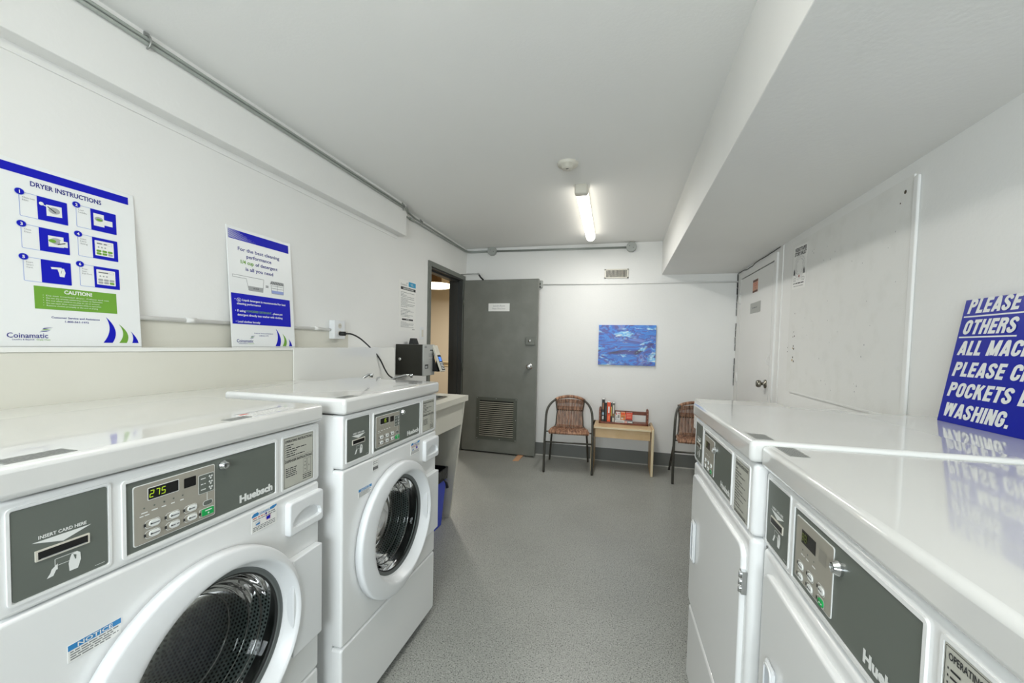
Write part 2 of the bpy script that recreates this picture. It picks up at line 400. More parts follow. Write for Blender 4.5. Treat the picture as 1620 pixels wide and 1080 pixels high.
# baseboards
g = G(); g.box(-1.9, XR, YB-.006, YB, 0, .15, base_g); g.box(-1.9, XR, YB-.02, YB-.006, 0, .006, caulk); g.build('baseboard_back', kind='structure')
g = G(); g.box(XR-.006, XR, 1.9, YB-.02, 0, .15, base_g); g.build('baseboard_right', kind='structure')
# right wall: raised board, ledge lines, vertical trim
g = G(); g.box(XR-.008, XR, 2.14, 3.41, 1.05, 2.098, board_m); g.box(XR-.012, XR, 2.0, 3.36, 1.04, 1.05, wall_m)
g.build('wall_right_board', kind='structure')
b = bpy.data.objects['wall_right_board']
g = G()
rn = random.Random(3)
for (yy, zz, r, mt) in [(3.31, 1.60, .004, 0), (3.313, 1.47, .004, 0), (3.30, 1.44, .006, 0), (3.325, 1.435, .005, 0), (3.31, 1.37, .007, 0), (3.30, 1.35, .008, 0), (3.32, 1.355, .006, 1), (3.312, 1.29, .007, 0), (3.32, 1.27, .009, 1), (3.295, 1.262, .008, 0), (3.41, 1.36, .004, 0), (3.413, 1.33, .004, 0), (2.19, 2.04, .009, 0), (2.22, 2.0, .004, 0)]:
    n = 8; g.add([(XR-.0086, yy+r*math.cos(2*PI*k/n), zz+r*math.sin(2*PI*k/n)) for k in range(n)], [tuple(range(n))], mat('hole brown', '#4d4434', .8) if not mt else mat('hole ochre', '#b59a62', .8))
for k in range(34):
    yy = rn.uniform(2.2, 3.2); zz = rn.uniform(1.1, 2.0); r = rn.uniform(.0012, .003)
    g.add([(XR-.0086, yy+r, zz), (XR-.0086, yy, zz+r*rn.uniform(1, 4)), (XR-.0086, yy-r, zz), (XR-.0086, yy, zz-r)], [(0, 1, 2, 3)], inkg)
g.build('screw_hole_marks', b, kind='stuff')
g = G(); g.rbox(XR-.013, XR, 2.104, 2.136, 1.06, 2.085, .005, wall_m, 2); g.build('trim_3', kind='structure')
g = G(); g.box(XR-.006, XR, 3.595, 3.615, 0, 2.15, wall_m); g.build('trim_4', kind='structure')
# dark open joint in the far right corner and along the bulkhead
g = G()
for k in range(16):
    z0 = .95+k*.075; 
    if k in (4, 9): continue
    g.tube([(XR-.007, YB-.006, z0), (XR-.007+rn.uniform(-.003, .003), YB-.006, z0+.07)], .003 if k < 13 else .005, gap, 4)
p = [(XR-.004, 4.86-k*.07, 2.151+rn.uniform(-.004, .002)-(.012 if 3 < k < 8 else 0)) for k in range(18)]
g.tube(p, .003, gap, 4); g.build('trim_5', kind='structure', label='dark open joint along the right corner')
# back wall horizontal lines
g = G(); g.tube([(-.94, YB-.008, 2.066), (XR, YB-.008, 2.062)], .007, whitepipe, 8); g.build('trim_6', kind='structure', label='thin white raceway across the back wall')
g = G(); g.box(.41, XR, YB-.004, YB, 2.085, 2.155, wall_m); g.build('trim_7', kind='structure')

# ------------------------------------------------------------------ doorway with grey steel frame, grey door leaf
g = G(); t = .05
g.box(XL, XL+.018, DY0-t, DY0, 0, DZ+t, frame_g); g.box(XL, XL+.018, DY1, DY1+t, 0, DZ+t, frame_g); g.box(XL, XL+.018, DY0, DY1, DZ, DZ+t, frame_g)
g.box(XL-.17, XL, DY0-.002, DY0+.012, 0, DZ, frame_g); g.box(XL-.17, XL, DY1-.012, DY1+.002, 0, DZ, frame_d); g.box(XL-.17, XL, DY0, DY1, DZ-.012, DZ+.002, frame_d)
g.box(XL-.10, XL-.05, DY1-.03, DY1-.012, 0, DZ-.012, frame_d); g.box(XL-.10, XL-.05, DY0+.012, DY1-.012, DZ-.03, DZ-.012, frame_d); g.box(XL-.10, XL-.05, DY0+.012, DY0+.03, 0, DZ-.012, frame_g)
g.build('trim_8', kind='structure', label='grey steel door frame')
dr = thing('door_1', 'tall grey steel door standing open against the back wall with louvred grille', None, (-1.893, 4.712, 0), -.028, kind='structure')
g = G(); g.rbox(0, .94, 0, .044, .018, 2.113, .003, door_g); g.build('door_leaf', dr)
g = G()   # grille, local x .195-.71
gx0, gx1, gz0, gz1 = .195, .712, .17, .69
fr_m = mat('grille frame grey', '#6a6e66', .35, metal=.5)
for a in [(gx0, gx1, gz1-.04, gz1), (gx0, gx1, gz0, gz0+.04), (gx0, gx0+.042, gz0+.04, gz1-.04), (gx1-.042, gx1, gz0+.04, gz1-.04)]:
    g.box(a[0], a[1], -.008, 0, a[2], a[3], fr_m)
for sx, sz in [(gx0+.012, gz0+.012), (gx1-.012, gz0+.012), (gx0+.012, gz1-.012), (gx1-.012, gz1-.012), (gx1-.012, .43), (.45, gz1-.012), (.5, gz0+.012), (gx0+.012, .43)]:
    g.disc(sx, sz, .004, -.0086, plastic, 8)
gr = g.build('louvre_grille', dr)
g = G(); g.rect(gx0+.04, gx1-.04, gz0+.04, gz1-.04, -.0008, gap)
slat_m = mat('louvre slat', '#9a978a', .4, metal=.3, noise=(3.5, '#7c5a44', .62, .85))
for k in range(18):
    z = gz0+.046+k*(gz1-gz0-.088)/18
    g.add([(gx0+.042, -.009, z), (gx1-.042, -.009, z), (gx1-.042, -.003, z+.0105), (gx0+.042, -.003, z+.0105), (gx0+.042, -.007, z-.002), (gx1-.042, -.007, z-.002)], [(0, 1, 2, 3), (4, 5, 1, 0)], slat_m)
g.build('slats', gr)
g = G(); g.rings([(.856, 1.083, .036, -.001), (.856, 1.083, .034, -.008), (.856, 1.083, .014, -.01), (.856, 1.083, .012, -.035), (.856, 1.083, .026, -.042), (.856, 1.083, .031, -.055), (.856, 1.083, .027, -.068), (.856, 1.083, .012, -.074)], chrome, 28, cap1=True)
g.build('door_knob', dr)
g = G(); g.rbox(.803, .914, -.018, 0, 1.337, 1.437, .002, frame_g, 2)
g.rings([(.852, 1.385, .017, -.018), (.852, 1.385, .016, -.026), (.852, 1.385, .003, -.028)], chrome, 20, cap1=True)
g.build('deadbolt_plate', dr)
g = G(); g.tube([(-.045, -.045, 2.176), (.08, -.05, 2.18), (.205, -.055, 2.176)], .006, steel, 8)
g.tube([(.205, -.055, 2.178), (.225, -.03, 2.14), (.25, .0, 2.112)], .010, black, 8); g.rings([(.205, 2.176, .012, -.065), (.205, 2.176, .012, -.045)], steel, 12, cap0=True, cap1=True)
g.build('closer_arm', dr)
g = G()
for z in (.3, 1.05, 1.85): g.tube([(-.004, -.004, z-.05), (-.004, -.004, z+.05)], .007, fr_m, 8)
g.build('hinges', dr)
g = G(); g.box(.325, .592, -.004, 0, 1.733, 1.828, paper)
g.text('Laundry Room', .459, 1.790, .017, -.0045, inkl, width=.15, align='C', bold=.01)
g.text('Please Close Door', .459, 1.757, .017, -.0045, inkl, width=.165, align='C', bold=.01)
o = g.build('door_placard', label='small white printed placard fixed high on the open grey door', cat='sign', loc=(-1.893, 4.712, 0), rz=-.028)
o.location = Vector((-1.893, 4.712, 0))+Vector((.001*0, -.0012, 0))
# white door in the right wall
d2 = thing('door_2', 'plain white door in the right wall near the back corner', None, (XR, 0, 0), -PI/2, kind='structure')
# local x = -Y
g = G(); g.box(-4.69, -3.765, -.012, -.001, .01, 2.055, wall_m); g.build('door_leaf', d2)
g = G(); g.rect(-4.70, -3.76, 2.055, 2.064, -.002, gap)
g.box(-4.755, -4.70, -.013, 0, 0, 2.12, wall_m); g.box(-3.755, -3.70, -.013, 0, 0, 2.12, wall_m); g.box(-4.70, -3.755, -.013, 0, 2.066, 2.12, wall_m); g.build('door_casing', d2)
g = G(); c = (-3.83, 1.055)
g.rings([(c[0], c[1], .036, -.012), (c[0], c[1], .035, -.02), (c[0], c[1], .014, -.022), (c[0], c[1], .012, -.045), (c[0], c[1], .028, -.052), (c[0], c[1], .031, -.066), (c[0], c[1], .026, -.08), (c[0], c[1], .01, -.085)], mat('satin nickel', '#8f8b80', .3, metal=1), 28, cap1=True)
g.build('door_knob', d2)
for z in (1.05, 1.86):
    g = G(); g.tube([(-4.70, -.02, z-.05), (-4.70, -.02, z+.05)], .007, whitepipe, 8); g.box(-4.715, -4.68, -.021, -.012, z-.045, z+.045, whitepipe); g.build('hinge', d2)
g = G(); g.tube([(-3.775, -.014, 1.215), (-3.79, -.03, 1.23), (-3.80, -.03, 1.25), (-3.778, -.014, 1.30)], .0022, whitepipe, 6); g.build('hook', d2)
PLC = (XR-.0125, 0, 0)
g = G(); g.box(-4.294, -4.15, -.001, 0, 1.87, 1.986, mat('orange notice paper', '#d9a389', .6)); g.rect(-4.294, -4.15, 1.965, 1.986, -.0015, mat('notice brown', '#6b4a3c', .6)); g.rect(-4.294, -4.15, 1.87, 1.888, -.0015, MATS['notice brown'])
g.greek(-4.28, -4.165, 1.945, .009, -.0015, red); g.greek(-4.27, -4.17, 1.928, .009, -.0015, red); g.disc(-4.22, 1.912, .008, -.0015, red, 10)
g.build('notice_sticker', label='small orange warning sticker with brown bands high on the white door', cat='sticker', loc=PLC, rz=-PI/2)
g = G(); g.box(-4.333, -4.05, -.003, 0, 1.68, 1.774, mat('silver plaque', '#a9aaa5', .35, metal=.3)); g.greek(-4.27, -4.12, 1.72, .016, -.0035, inkg)
g.build('door_plaque', label='plain grey metal plaque on the white door below the orange sticker', cat='sign', loc=PLC, rz=-PI/2)

# ------------------------------------------------------------------ hallway beyond the open doorway
HX0, HX1, HY1, HZ = -5.2, XL-.12, 8.2, 2.62
g = G(); g.box(HX0, HX1+.0, HY1, HY1+.1, 0, HZ, hall_m); g.box(HX0-.1, HX0, 2.6, HY1, 0, HZ, hall_m); g.box(HX0, HX1, 2.5, 2.6, 0, HZ, hall_m)
g.box(HX1, HX1+.1, YB+.12, HY1, 0, HZ, hall_m); g.build('wall_hall', kind='structure')
qbox('floor_hall', HX0, XL, 2.5, HY1, -.1, -.002, hall_fl, kind='structure')
qbox('ceiling_hall', HX0, HX1, 2.5, HY1, HZ, HZ+.1, mat('hall ceiling paint', '#d8cbb0', .8), kind='structure')
g = G(); g.box(-3.50, -3.31, 6.9, 7.1, 2.43, HZ, mat('hall brown soffit', '#8a7050', .7)); g.build('ceiling_hall_soffit', kind='structure')
g = G(); g.zrings(-3.36, 6.98, [(.29, 2.425), (.30, 2.405), (.27, 2.375), (.16, 2.352), (.01, 2.346)], hall_e, 36, cap1=True); g.zrings(-3.36, 6.98, [(.05, 2.43), (.29, 2.43), (.29, 2.425)], plastic, 36)
g.build('ceiling_lamp', label='round glowing flush lamp on the hallway ceiling seen through the doorway', cat='lamp')
g = G(); g.tube([(-4.8, HY1-.06, .93), (-2.3, HY1-.06, .93)], .018, mat('handrail cream', '#d9c7a0', .4), 10); g.box(-4.8, -2.3, HY1-.02, HY1, .84, .87, MATS['handrail cream'])
for x in (-3.9, -3.1, -2.6): g.tube([(x, HY1, .90), (x, HY1-.06, .92)], .008, steel, 6)
g.build('handrail', label='pale handrail on the beige hallway wall beyond the doorway', cat='handrail')

# ------------------------------------------------------------------ conduits and ceiling fittings
cg = G(); x = BX+.009
cg.tube([(x, YF, 2.497), (x, 3.20, 2.500), (XL+.05, 3.29, 2.512), (XL+.016, 3.36, 2.512), (XL+.012, 3.5, 2.500), (XL+.012, 4.78, 2.494), (XL+.03, YB-.03, 2.494), (XL+.1, YB-.012, 2.493), (-1.60, YB-.012, 2.492)], .0075, pipe_m, 8)
cg.build('upper_conduit', label='slim grey conduit pipe, the upper of the two under the left ceiling edge', cat='pipe')
cg = G()
cg.tube([(x, YF, 2.480), (x, 3.20, 2.483), (x-.01, 3.24, 2.474), (XL+.03, 3.27, 2.468), (XL+.012, 3.33, 2.468), (XL+.012, 4.77, 2.476), (XL+.035, YB-.035, 2.478), (XL+.1, YB-.012, 2.479), (-1.60, YB-.012, 2.480)], .0075, pipe_m, 8)
cg.tube([(XL+.012, 3.40, 2.468), (XL+.012, 3.47, 2.469)], .013, pipe_m, 8)
cg.build('lower_conduit', label='slim grey conduit pipe with couplings, the lower of the two along the left wall', cat='pipe')
cg = G(); cg.tube([(-1.56, YB-.012, 2.492), (.06, YB-.012, 2.478)], .0065, pipe_m, 8); cg.tube([(-1.56, YB-.012, 2.480), (.06, YB-.012, 2.466)], .0065, pipe_m, 8)
cg.build('conduit', label='pair of thin grey pipes along the top of the back wall between two round boxes', cat='pipe')
def strap(y, xx, lab):
    g = G(); g.tube([(xx-.004, y, 2.512), (xx+.012, y, 2.506), (xx+.0185, y, 2.49), (xx+.012, y, 2.470), (xx-.004, y, 2.464)], .004, steel, 6); g.box(xx-.009, xx-.004, y-.010, y+.010, 2.505, 2.526, steel)
    g.build('pipe_strap', label=lab, cat='pipe strap', group='pipe straps')
strap(1.215, BX+.009, 'metal pipe strap on the beam, the nearest one to the camera')
strap(3.16, BX+.009, 'metal pipe strap at the far end of the dropped beam')
strap(3.62, XL+.013, 'metal pipe strap on the left wall just past the beam')
for (x, z, lab) in [(-1.583, 2.487, 'round grey junction box high on the back wall above the open door'), (.074, 2.472, 'round grey junction box high on the back wall right of the tube lamp')]:
    g = G(); n = 8
    g.rings([(x, z, .058, YB), (x, z, .058, YB-.04), (x, z, .054, YB-.044)], boxg, 10, False, cap1=True); g.disc(x-.02, z+.01, .004, YB-.0445, ink, 8); g.disc(x+.02, z-.01, .004, YB-.0445, ink, 8)
    g.build('junction_box', label=lab, cat='junction box', group='round junction boxes')
g = G(); g.rbox(-.995, -.937, YB-.045, YB, 2.026, 2.112, .004, boxg); g.disc(-.965, 2.07, .012, YB-.0455, fr_m, 12); g.disc(-.965, 2.035, .01, YB-.0455, ink, 12)
g.build('switch_box', label='small square grey electrical box beside the top of the open grey door', cat='electrical box')
g = G(); vx0, vx1, vz0, vz1 = -.215, .052, 2.126, 2.232
for a in [(vx0, vx1, vz0, vz0+.012), (vx0, vx1, vz1-.012, vz1), (vx0, vx0+.014, vz0, vz1), (vx1-.014, vx1, vz0, vz1)]: g.box(a[0], a[1], YB-.012, YB, a[2], a[3], tan)
g.rect(vx0, vx1, vz0, vz1, YB-.0006, gap)
gg = g.build('air_vent', label='small white louvred air vent high on the back wall', cat='vent')
g = G()
for k in range(17):
    x = vx0+.018+k*(vx1-vx0-.036)/16; g.box(x-.003, x+.003, YB-.011, YB-.002, vz0+.01, vz1-.01, tan)
g.build('vent_slats', gg)
# tube lamp
def tube_lamp(name, x0, y0, x1, y1, label, tm=tube_e):
    L = math.hypot(x1-x0, y1-y0); t = thing(name, label, 'lamp', (x0, y0, ZC), -math.atan2(x1-x0, y1-y0), group='fluorescent tube lamps')
    g = G(); r = .047; pts = []
    N = 12; sec = [(r*math.cos(PI+PI*k/N), -.035+(.047)*math.sin(PI+PI*k/N)) for k in range(N+1)]
    rows = []
    for s_, y in [(.2, .055), (.7, .06), (1, .075), (1, L-.05), (.85, L-.02), (.5, L-.005), (.1, L)]:
        rows.append([(a*(.45+.55*s_) if s_ < 1 else a, y, -.035+(b+.035)*s_) for a, b in sec])
    vs = [p for R in rows for p in R]; n = N+1
    g.add(vs, [(i*n+k, i*n+k+1, (i+1)*n+k+1, (i+1)*n+k) for i in range(len(rows)-1) for k in range(N)], tm, True); g.build('diffuser', t)
    g = G(); g.rbox(-.045, .045, 0, L-.005, -.037, 0, .006, tan); g.rbox(-.05, .05, -.005, .065, -.075, -.001, .018, tan); g.build('housing', t)
tube_lamp('tube_lamp', -.323, 3.06, -.352, 4.46, 'lit white fluorescent tube lamp on the ceiling toward the back wall')
tube_lamp('tube_lamp', -.40, -.25, -.40, 1.15, 'unseen lit fluorescent tube lamp added on the ceiling over the camera', tube_e2)  # unseen lamp kept just out of frame, lightens the middle of the room
g = G(); g.zrings(-.378, 2.708, [(.067, ZC), (.067, ZC-.012), (.06, ZC-.02), (.042, ZC-.024), (.038, ZC-.036), (.018, ZC-.04)], tan, 36, cap1=True)
g.add([(-.388+a, 2.69+b, ZC-.0405) for a, b in ((0, 0), (.018, 0), (.018, .014), (0, .014))], [(0, 1, 2, 3)], black)
g.build('smoke_detector', label='round off-white smoke detector on the ceiling before the tube lamp', cat='smoke detector')

# ------------------------------------------------------------------ machines
SEG = {'0': 'abcdef', '1': 'bc', '2': 'abged', '5': 'afgcd', '7': 'abc', '8': 'abcdefg'}
def digits(g, s, x, z, h, y, mt):
    w = h*.5; t = h*.12
    for ch in s:
        if ch != ' ':
            sl = lambda zz: (zz-z)*.12
            for c in SEG[ch]:
                a = {'a': (x, z+h, x+w, z+h), 'd': (x, z, x+w, z), 'g': (x, z+h/2, x+w, z+h/2), 'f': (x, z+h/2, x, z+h), 'e': (x, z, x, z+h/2), 'b': (x+w, z+h/2, x+w, z+h), 'c': (x+w, z, x+w, z+h/2)}[c]
                g.line(a[0]+sl(a[1]), a[1], a[2]+sl(a[3]), a[3], y, t, mt)
        x += h*.85
def card_plate(t, z, y0=0):
    g = G(); g.plate(.022, .141, z(-.394), z(-.255), y0-.0012, grey_p, .004, .0012)
    g.text('INSERT CARD HERE', .0815, z(-.3095), .0052, y0-.0016, whitep, width=.060, align='C', bold=.03)
    g.poly([(.044, z(-.3125)), (.118, z(-.3125)), (.081, z(-.3245))], y0-.0016, whitep)
    g.plate(.047, .115, z(-.3435), z(-.3265), y0-.003, tan, .001, .002); g.rect(.050, .112, z(-.341), z(-.329), y0-.0034, black); g.rect(.053, .110, z(-.3412), z(-.3402), y0-.0038, inkl)
    # hand holding a card
    g.outline(.070, .097, z(-.362), z(-.350), y0-.0016, whitep, .0008, .001)
    g.poly([(.088, z(-.379)), (.099, z(-.379)), (.103, z(-.366)), (.1025, z(-.354)), (.098, z(-.350)), (.091, z(-.352)), (.089, z(-.357)), (.087, z(-.366))], y0-.0017, whitep)
    g.poly([(.093, z(-.353)), (.097, z(-.3555)), (.0965, z(-.362)), (.0955, z(-.362))], y0-.0021, grey_p)
    g.poly([(.060, z(-.377)), (.068, z(-.376)), (.0715, z(-.368)), (.0735, z(-.368)), (.0735, z(-.3585)), (.066, z(-.365)), (.0645, z(-.370))], y0-.0017, whitep)
    g.rect(.122, .136, z(-.3885), z(-.3878), y0-.0016, whitep)
    return g.build('card_reader_plate', t)
def frame_rims(g, z, washer, y0=0):
    g.outline(.0165, .1465, z(-.3995), z(-.2495), y0-.0022, enamel, .004, .007, .003)
    g.outline(.1625, .518, z(-.4025), z(-.2545), y0-.0035, enamel, .006, .007, .004)
    g.outline(.5345, .660, z(-.406), z(-.254), y0-.0022, enamel, .005, .006, .003)
def control_plate(t, z, disp, washer):
    g = G(); g.plate(.1695, .511, z(-.395), z(-.262), -.0012, grey_p, .002, .0012)
    g.text('Huebsch', .4045, z(-.3845), .0165, -.0018, whitep, width=.0985, bold=.055); 
    g.rect(.488, .505, z(-.3915), z(-.391), -.0018, whitep)
    cp = g.build('control_panel', t)
    x1 = .3415 if washer else .318
    g = G(); g.plate(.180, x1, z(-.386), z(-.271), -.0026, whitep, .004, .0012); g.plate(.1813, x1-.0013, z(-.3847), z(-.2723), -.003, beige_p, .004)
    if washer:
        g.plate(.204, .263, z(-.305), z(-.280), -.0034, whitep, .002); g.plate(.2055, .2615, z(-.3035), z(-.2815), -.0038, black, .001)
        digits(g, disp, .2075 if len(disp) > 2 else .226, z(-.299), .0125, -.0042, led)
        g.plate(.273, .298, z(-.3045), z(-.284), -.0034, black, .0015)
        g.plate(.303, .339, z(-.329), z(-.287), -.0034, whitep, .003); g.plate(.304, .338, z(-.328), z(-.288), -.0038, grey_p, .0025)
        for k in range(3):
            zz = z(-.296-.012*k); g.greek(.308, .319, zz-.0015, .0035, -.0042, whitep)
            for a in (0, 1, 2): g.disc(.3305+.003*math.cos(a*2.1+.5), zz+.003*math.sin(a*2.1+.5), .0022, -.0042, whitep, 8)
        g.rect(.322, .3235, z(-.346), z(-.329), -.0034, whitep)
        g.plate(.3125, .3355, z(-.358), z(-.3465), -.0034, whitep, .0057); g.plate(.3138, .3342, z(-.357), z(-.3475), -.0038, grey_p, .0047)
        for u in (.198, .216, .234, .252, .270):
            g.disc(u, z(-.317), .0018, -.0036, grey_p, 8); g.greek(u-.005, u+.006, z(-.3275), .004, -.0034, whitep)
        g.greek(.190, .208, z(-.333), .0035, -.0034, whitep)
        cols = (.214, .2515, .2877)
    else:
        g.plate(.205, .260, z(-.3135), z(-.289), -.0034, black, .001); digits(g, disp, .208, z(-.307), .0125, -.0042, led_dim)
        g.plate(.272, .297, z(-.3145), z(-.292), -.0034, mat('sensor window', '#8f8c82', .3), .0015)
        for u in (.212, .232, .256): g.disc(u, z(-.325), .0018, -.0036, grey_p, 8); g.greek(u-.006, u+.008, z(-.336), .004, -.0034, whitep)
        cols = (.2085, .247, .287)
    kp = g.build('keypad', cp)
    for j, u in enumerate(cols):
        for i, v in enumerate((-.3508, -.3706)):
            if not washer: v -= .006
            green_key = (not washer and j == 2 and i == 1)
            g = G(); a = .0125 if washer else .0115
            g.plate(u-a-.003, u+a, z(v-.0078), z(v+.0078), -.0034, whitep, .006); g.plate(u-a-.002, u+a-.001, z(v-.0068), z(v+.0068), -.0037, beige_p, .005)
            g.rect(u-a-.005, u-a-.001, z(v-.003), z(v+.003), -.0040, ink)
            g.plate(u-a+.004, u+a-.0015, z(v-.0058), z(v+.0058), -.0055, keyg if green_key else whitep, .0055, .0025)
            g.greek(u-a+.009, u+a-.003, z(v-.002), .004, -.0059, inkg if not green_key else whitep); g.disc(u-a+.0075, z(v), .0018, -.0059, ink, 8)
            g.build('key', kp)
    if washer:
        g = G(); g.plate(.3045, .3375, z(-.3805), z(-.363), -.0034, whitep, .002); g.plate(.3055, .3365, z(-.3795), z(-.364), -.0037, beige_p, .002); g.rect(.304, .308, z(-.375), z(-.369), -.004, ink)
        g.plate(.310, .336, z(-.379), z(-.3645), -.0055, keyg, .001, .0025); g.greek(.316, .331, z(-.370), .004, -.0059, whitep); g.disc(.3235, z(-.3745), .002, -.0059, whitep, 10)
        g.build('start_key', kp, label='green start key')
    lx, lz = (.362, -.280) if washer else (.335, -.294)
    g = G(); z_ = z(lz)
    g.rings([(lx, z_, .0115, -.001), (lx, z_, .0115, -.005), (lx, z_, .0095, -.009), (lx, z_, .0078, -.0125), (lx, z_, .006, -.013)], chrome, 32, False); g.rings([(lx, z_, .006, -.013), (lx, z_, .0055, -.010), (lx, z_, .001, -.010)], steel, 32, False); g.rect(lx-.0008, lx+.0008, z_-.003, z_+.003, -.0105, ink)
    g.build('key_lock', cp, label='chrome key lock')
def instr_plate(t, z, washer):
    g = G(); g.plate(.5405, .654, z(-.400), z(-.260), -.0014, silver_l, .002, .0012); g.outline(.542, .6525, z(-.3985), z(-.2615), -.0019, ink, .0007, .002)
    if washer:
        g.text('OPERATING INSTRUCTIONS', .5965, z(-.2735), .0068, -.0019, ink, width=.102, align='C', bold=.02)
        for k in range(6):
            zz = z(-.283-k*.0062); g.rect(.546, .5475, zz, zz+.0025, -.0019, ink); g.greek(.550, .550+(.026, .02, .075, .042, .032, .068)[k], zz, .004, -.0019, ink)
        g.rect(.542, .6525, z(-.3195), z(-.319), -.0019, ink)
        g.text('DISPENSER INSTRUCTIONS', .5965, z(-.3295), .0068, -.0019, ink, width=.102, align='C', bold=.02)
        for k in range(5): g.greek(.548, .588, z(-.348-k*.0055), .004, -.0019, ink)
        g.outline(.6135, .6275, z(-.352), z(-.333), -.0019, ink, .0006, .001); g.outline(.6135, .6275, z(-.374), z(-.354), -.0019, ink, .0006, .001); g.outline(.629, .644, z(-.374), z(-.333), -.0019, ink, .0006, .001)
        g.rect(.62, .622, z(-.345), z(-.341), -.0019, ink); g.rect(.62, .622, z(-.366), z(-.362), -.0019, ink); g.rect(.6355, .6375, z(-.358), z(-.354), -.0019, ink)
        for k in range(3): g.greek(.612, .646, z(-.381-k*.0055), .004, -.0019, ink)
    else:
        g.text('OPERATING INSTRUCTIONS', .5965, z(-.2745), .0075, -.0019, ink, width=.1, align='C', bold=.02)
        for k in range(14): g.rect(.546, .5475, z(-.285-k*.0075), z(-.2825-k*.0075), -.0019, ink); g.greek(.550, .565+((k*37) % 11)*.0075, z(-.2855-k*.0075), .004, -.0019, ink)
        g.rect(.542, .6525, z(-.3915), z(-.391), -.0019, ink); g.text('SPECIAL INSTRUCTIONS', .5965, z(-.3975), .0045, -.0019, ink, width=.09, align='C', bold=.02)
    g.build('instruction_label', t)
def lid_and_shell(t, z, zs1, deep_body=.70, hole=None):
    ly = .478 if hole else .508
    g = G(); g.rbox(-.004, .687, -.012, ly, zs1+.004, zs1+.056, .011, lidm, 4); g.build('lid', t)
    g = G(); zb = z(-1.2887)
    g.box(.003, .680, .028, .034, zb, zs1, enamel) if not hole else None
    for a in [(.0, .006, .036, deep_body), (.677, .683, .036, deep_body)]: g.box(a[0], a[1], a[2], a[3], zb, zs1, enamel)
    g.box(.006, .677, deep_body-.006, deep_body, zb, min(zs1, 1.06), enamel); g.box(.006, .677, .036, ly-.008, zs1-.006, zs1, enamel); g.box(.006, .677, ly-.008, deep_body, 1.05, 1.056, enamel); g.box(.006, .677, .04, deep_body, zb, zb+.01, enamel)
    g.box(.006, .677, ly-.014, ly-.008, 1.05, zs1, enamel)
    for x in (.07, .61):
        for y in (.08, deep_body-.08): g.zrings(x, y, [(.02, 0), (.022, .01), (.012, .012), (.012, zb+.002)], darkrub, 12, cap0=True)
    g.build('body', t)

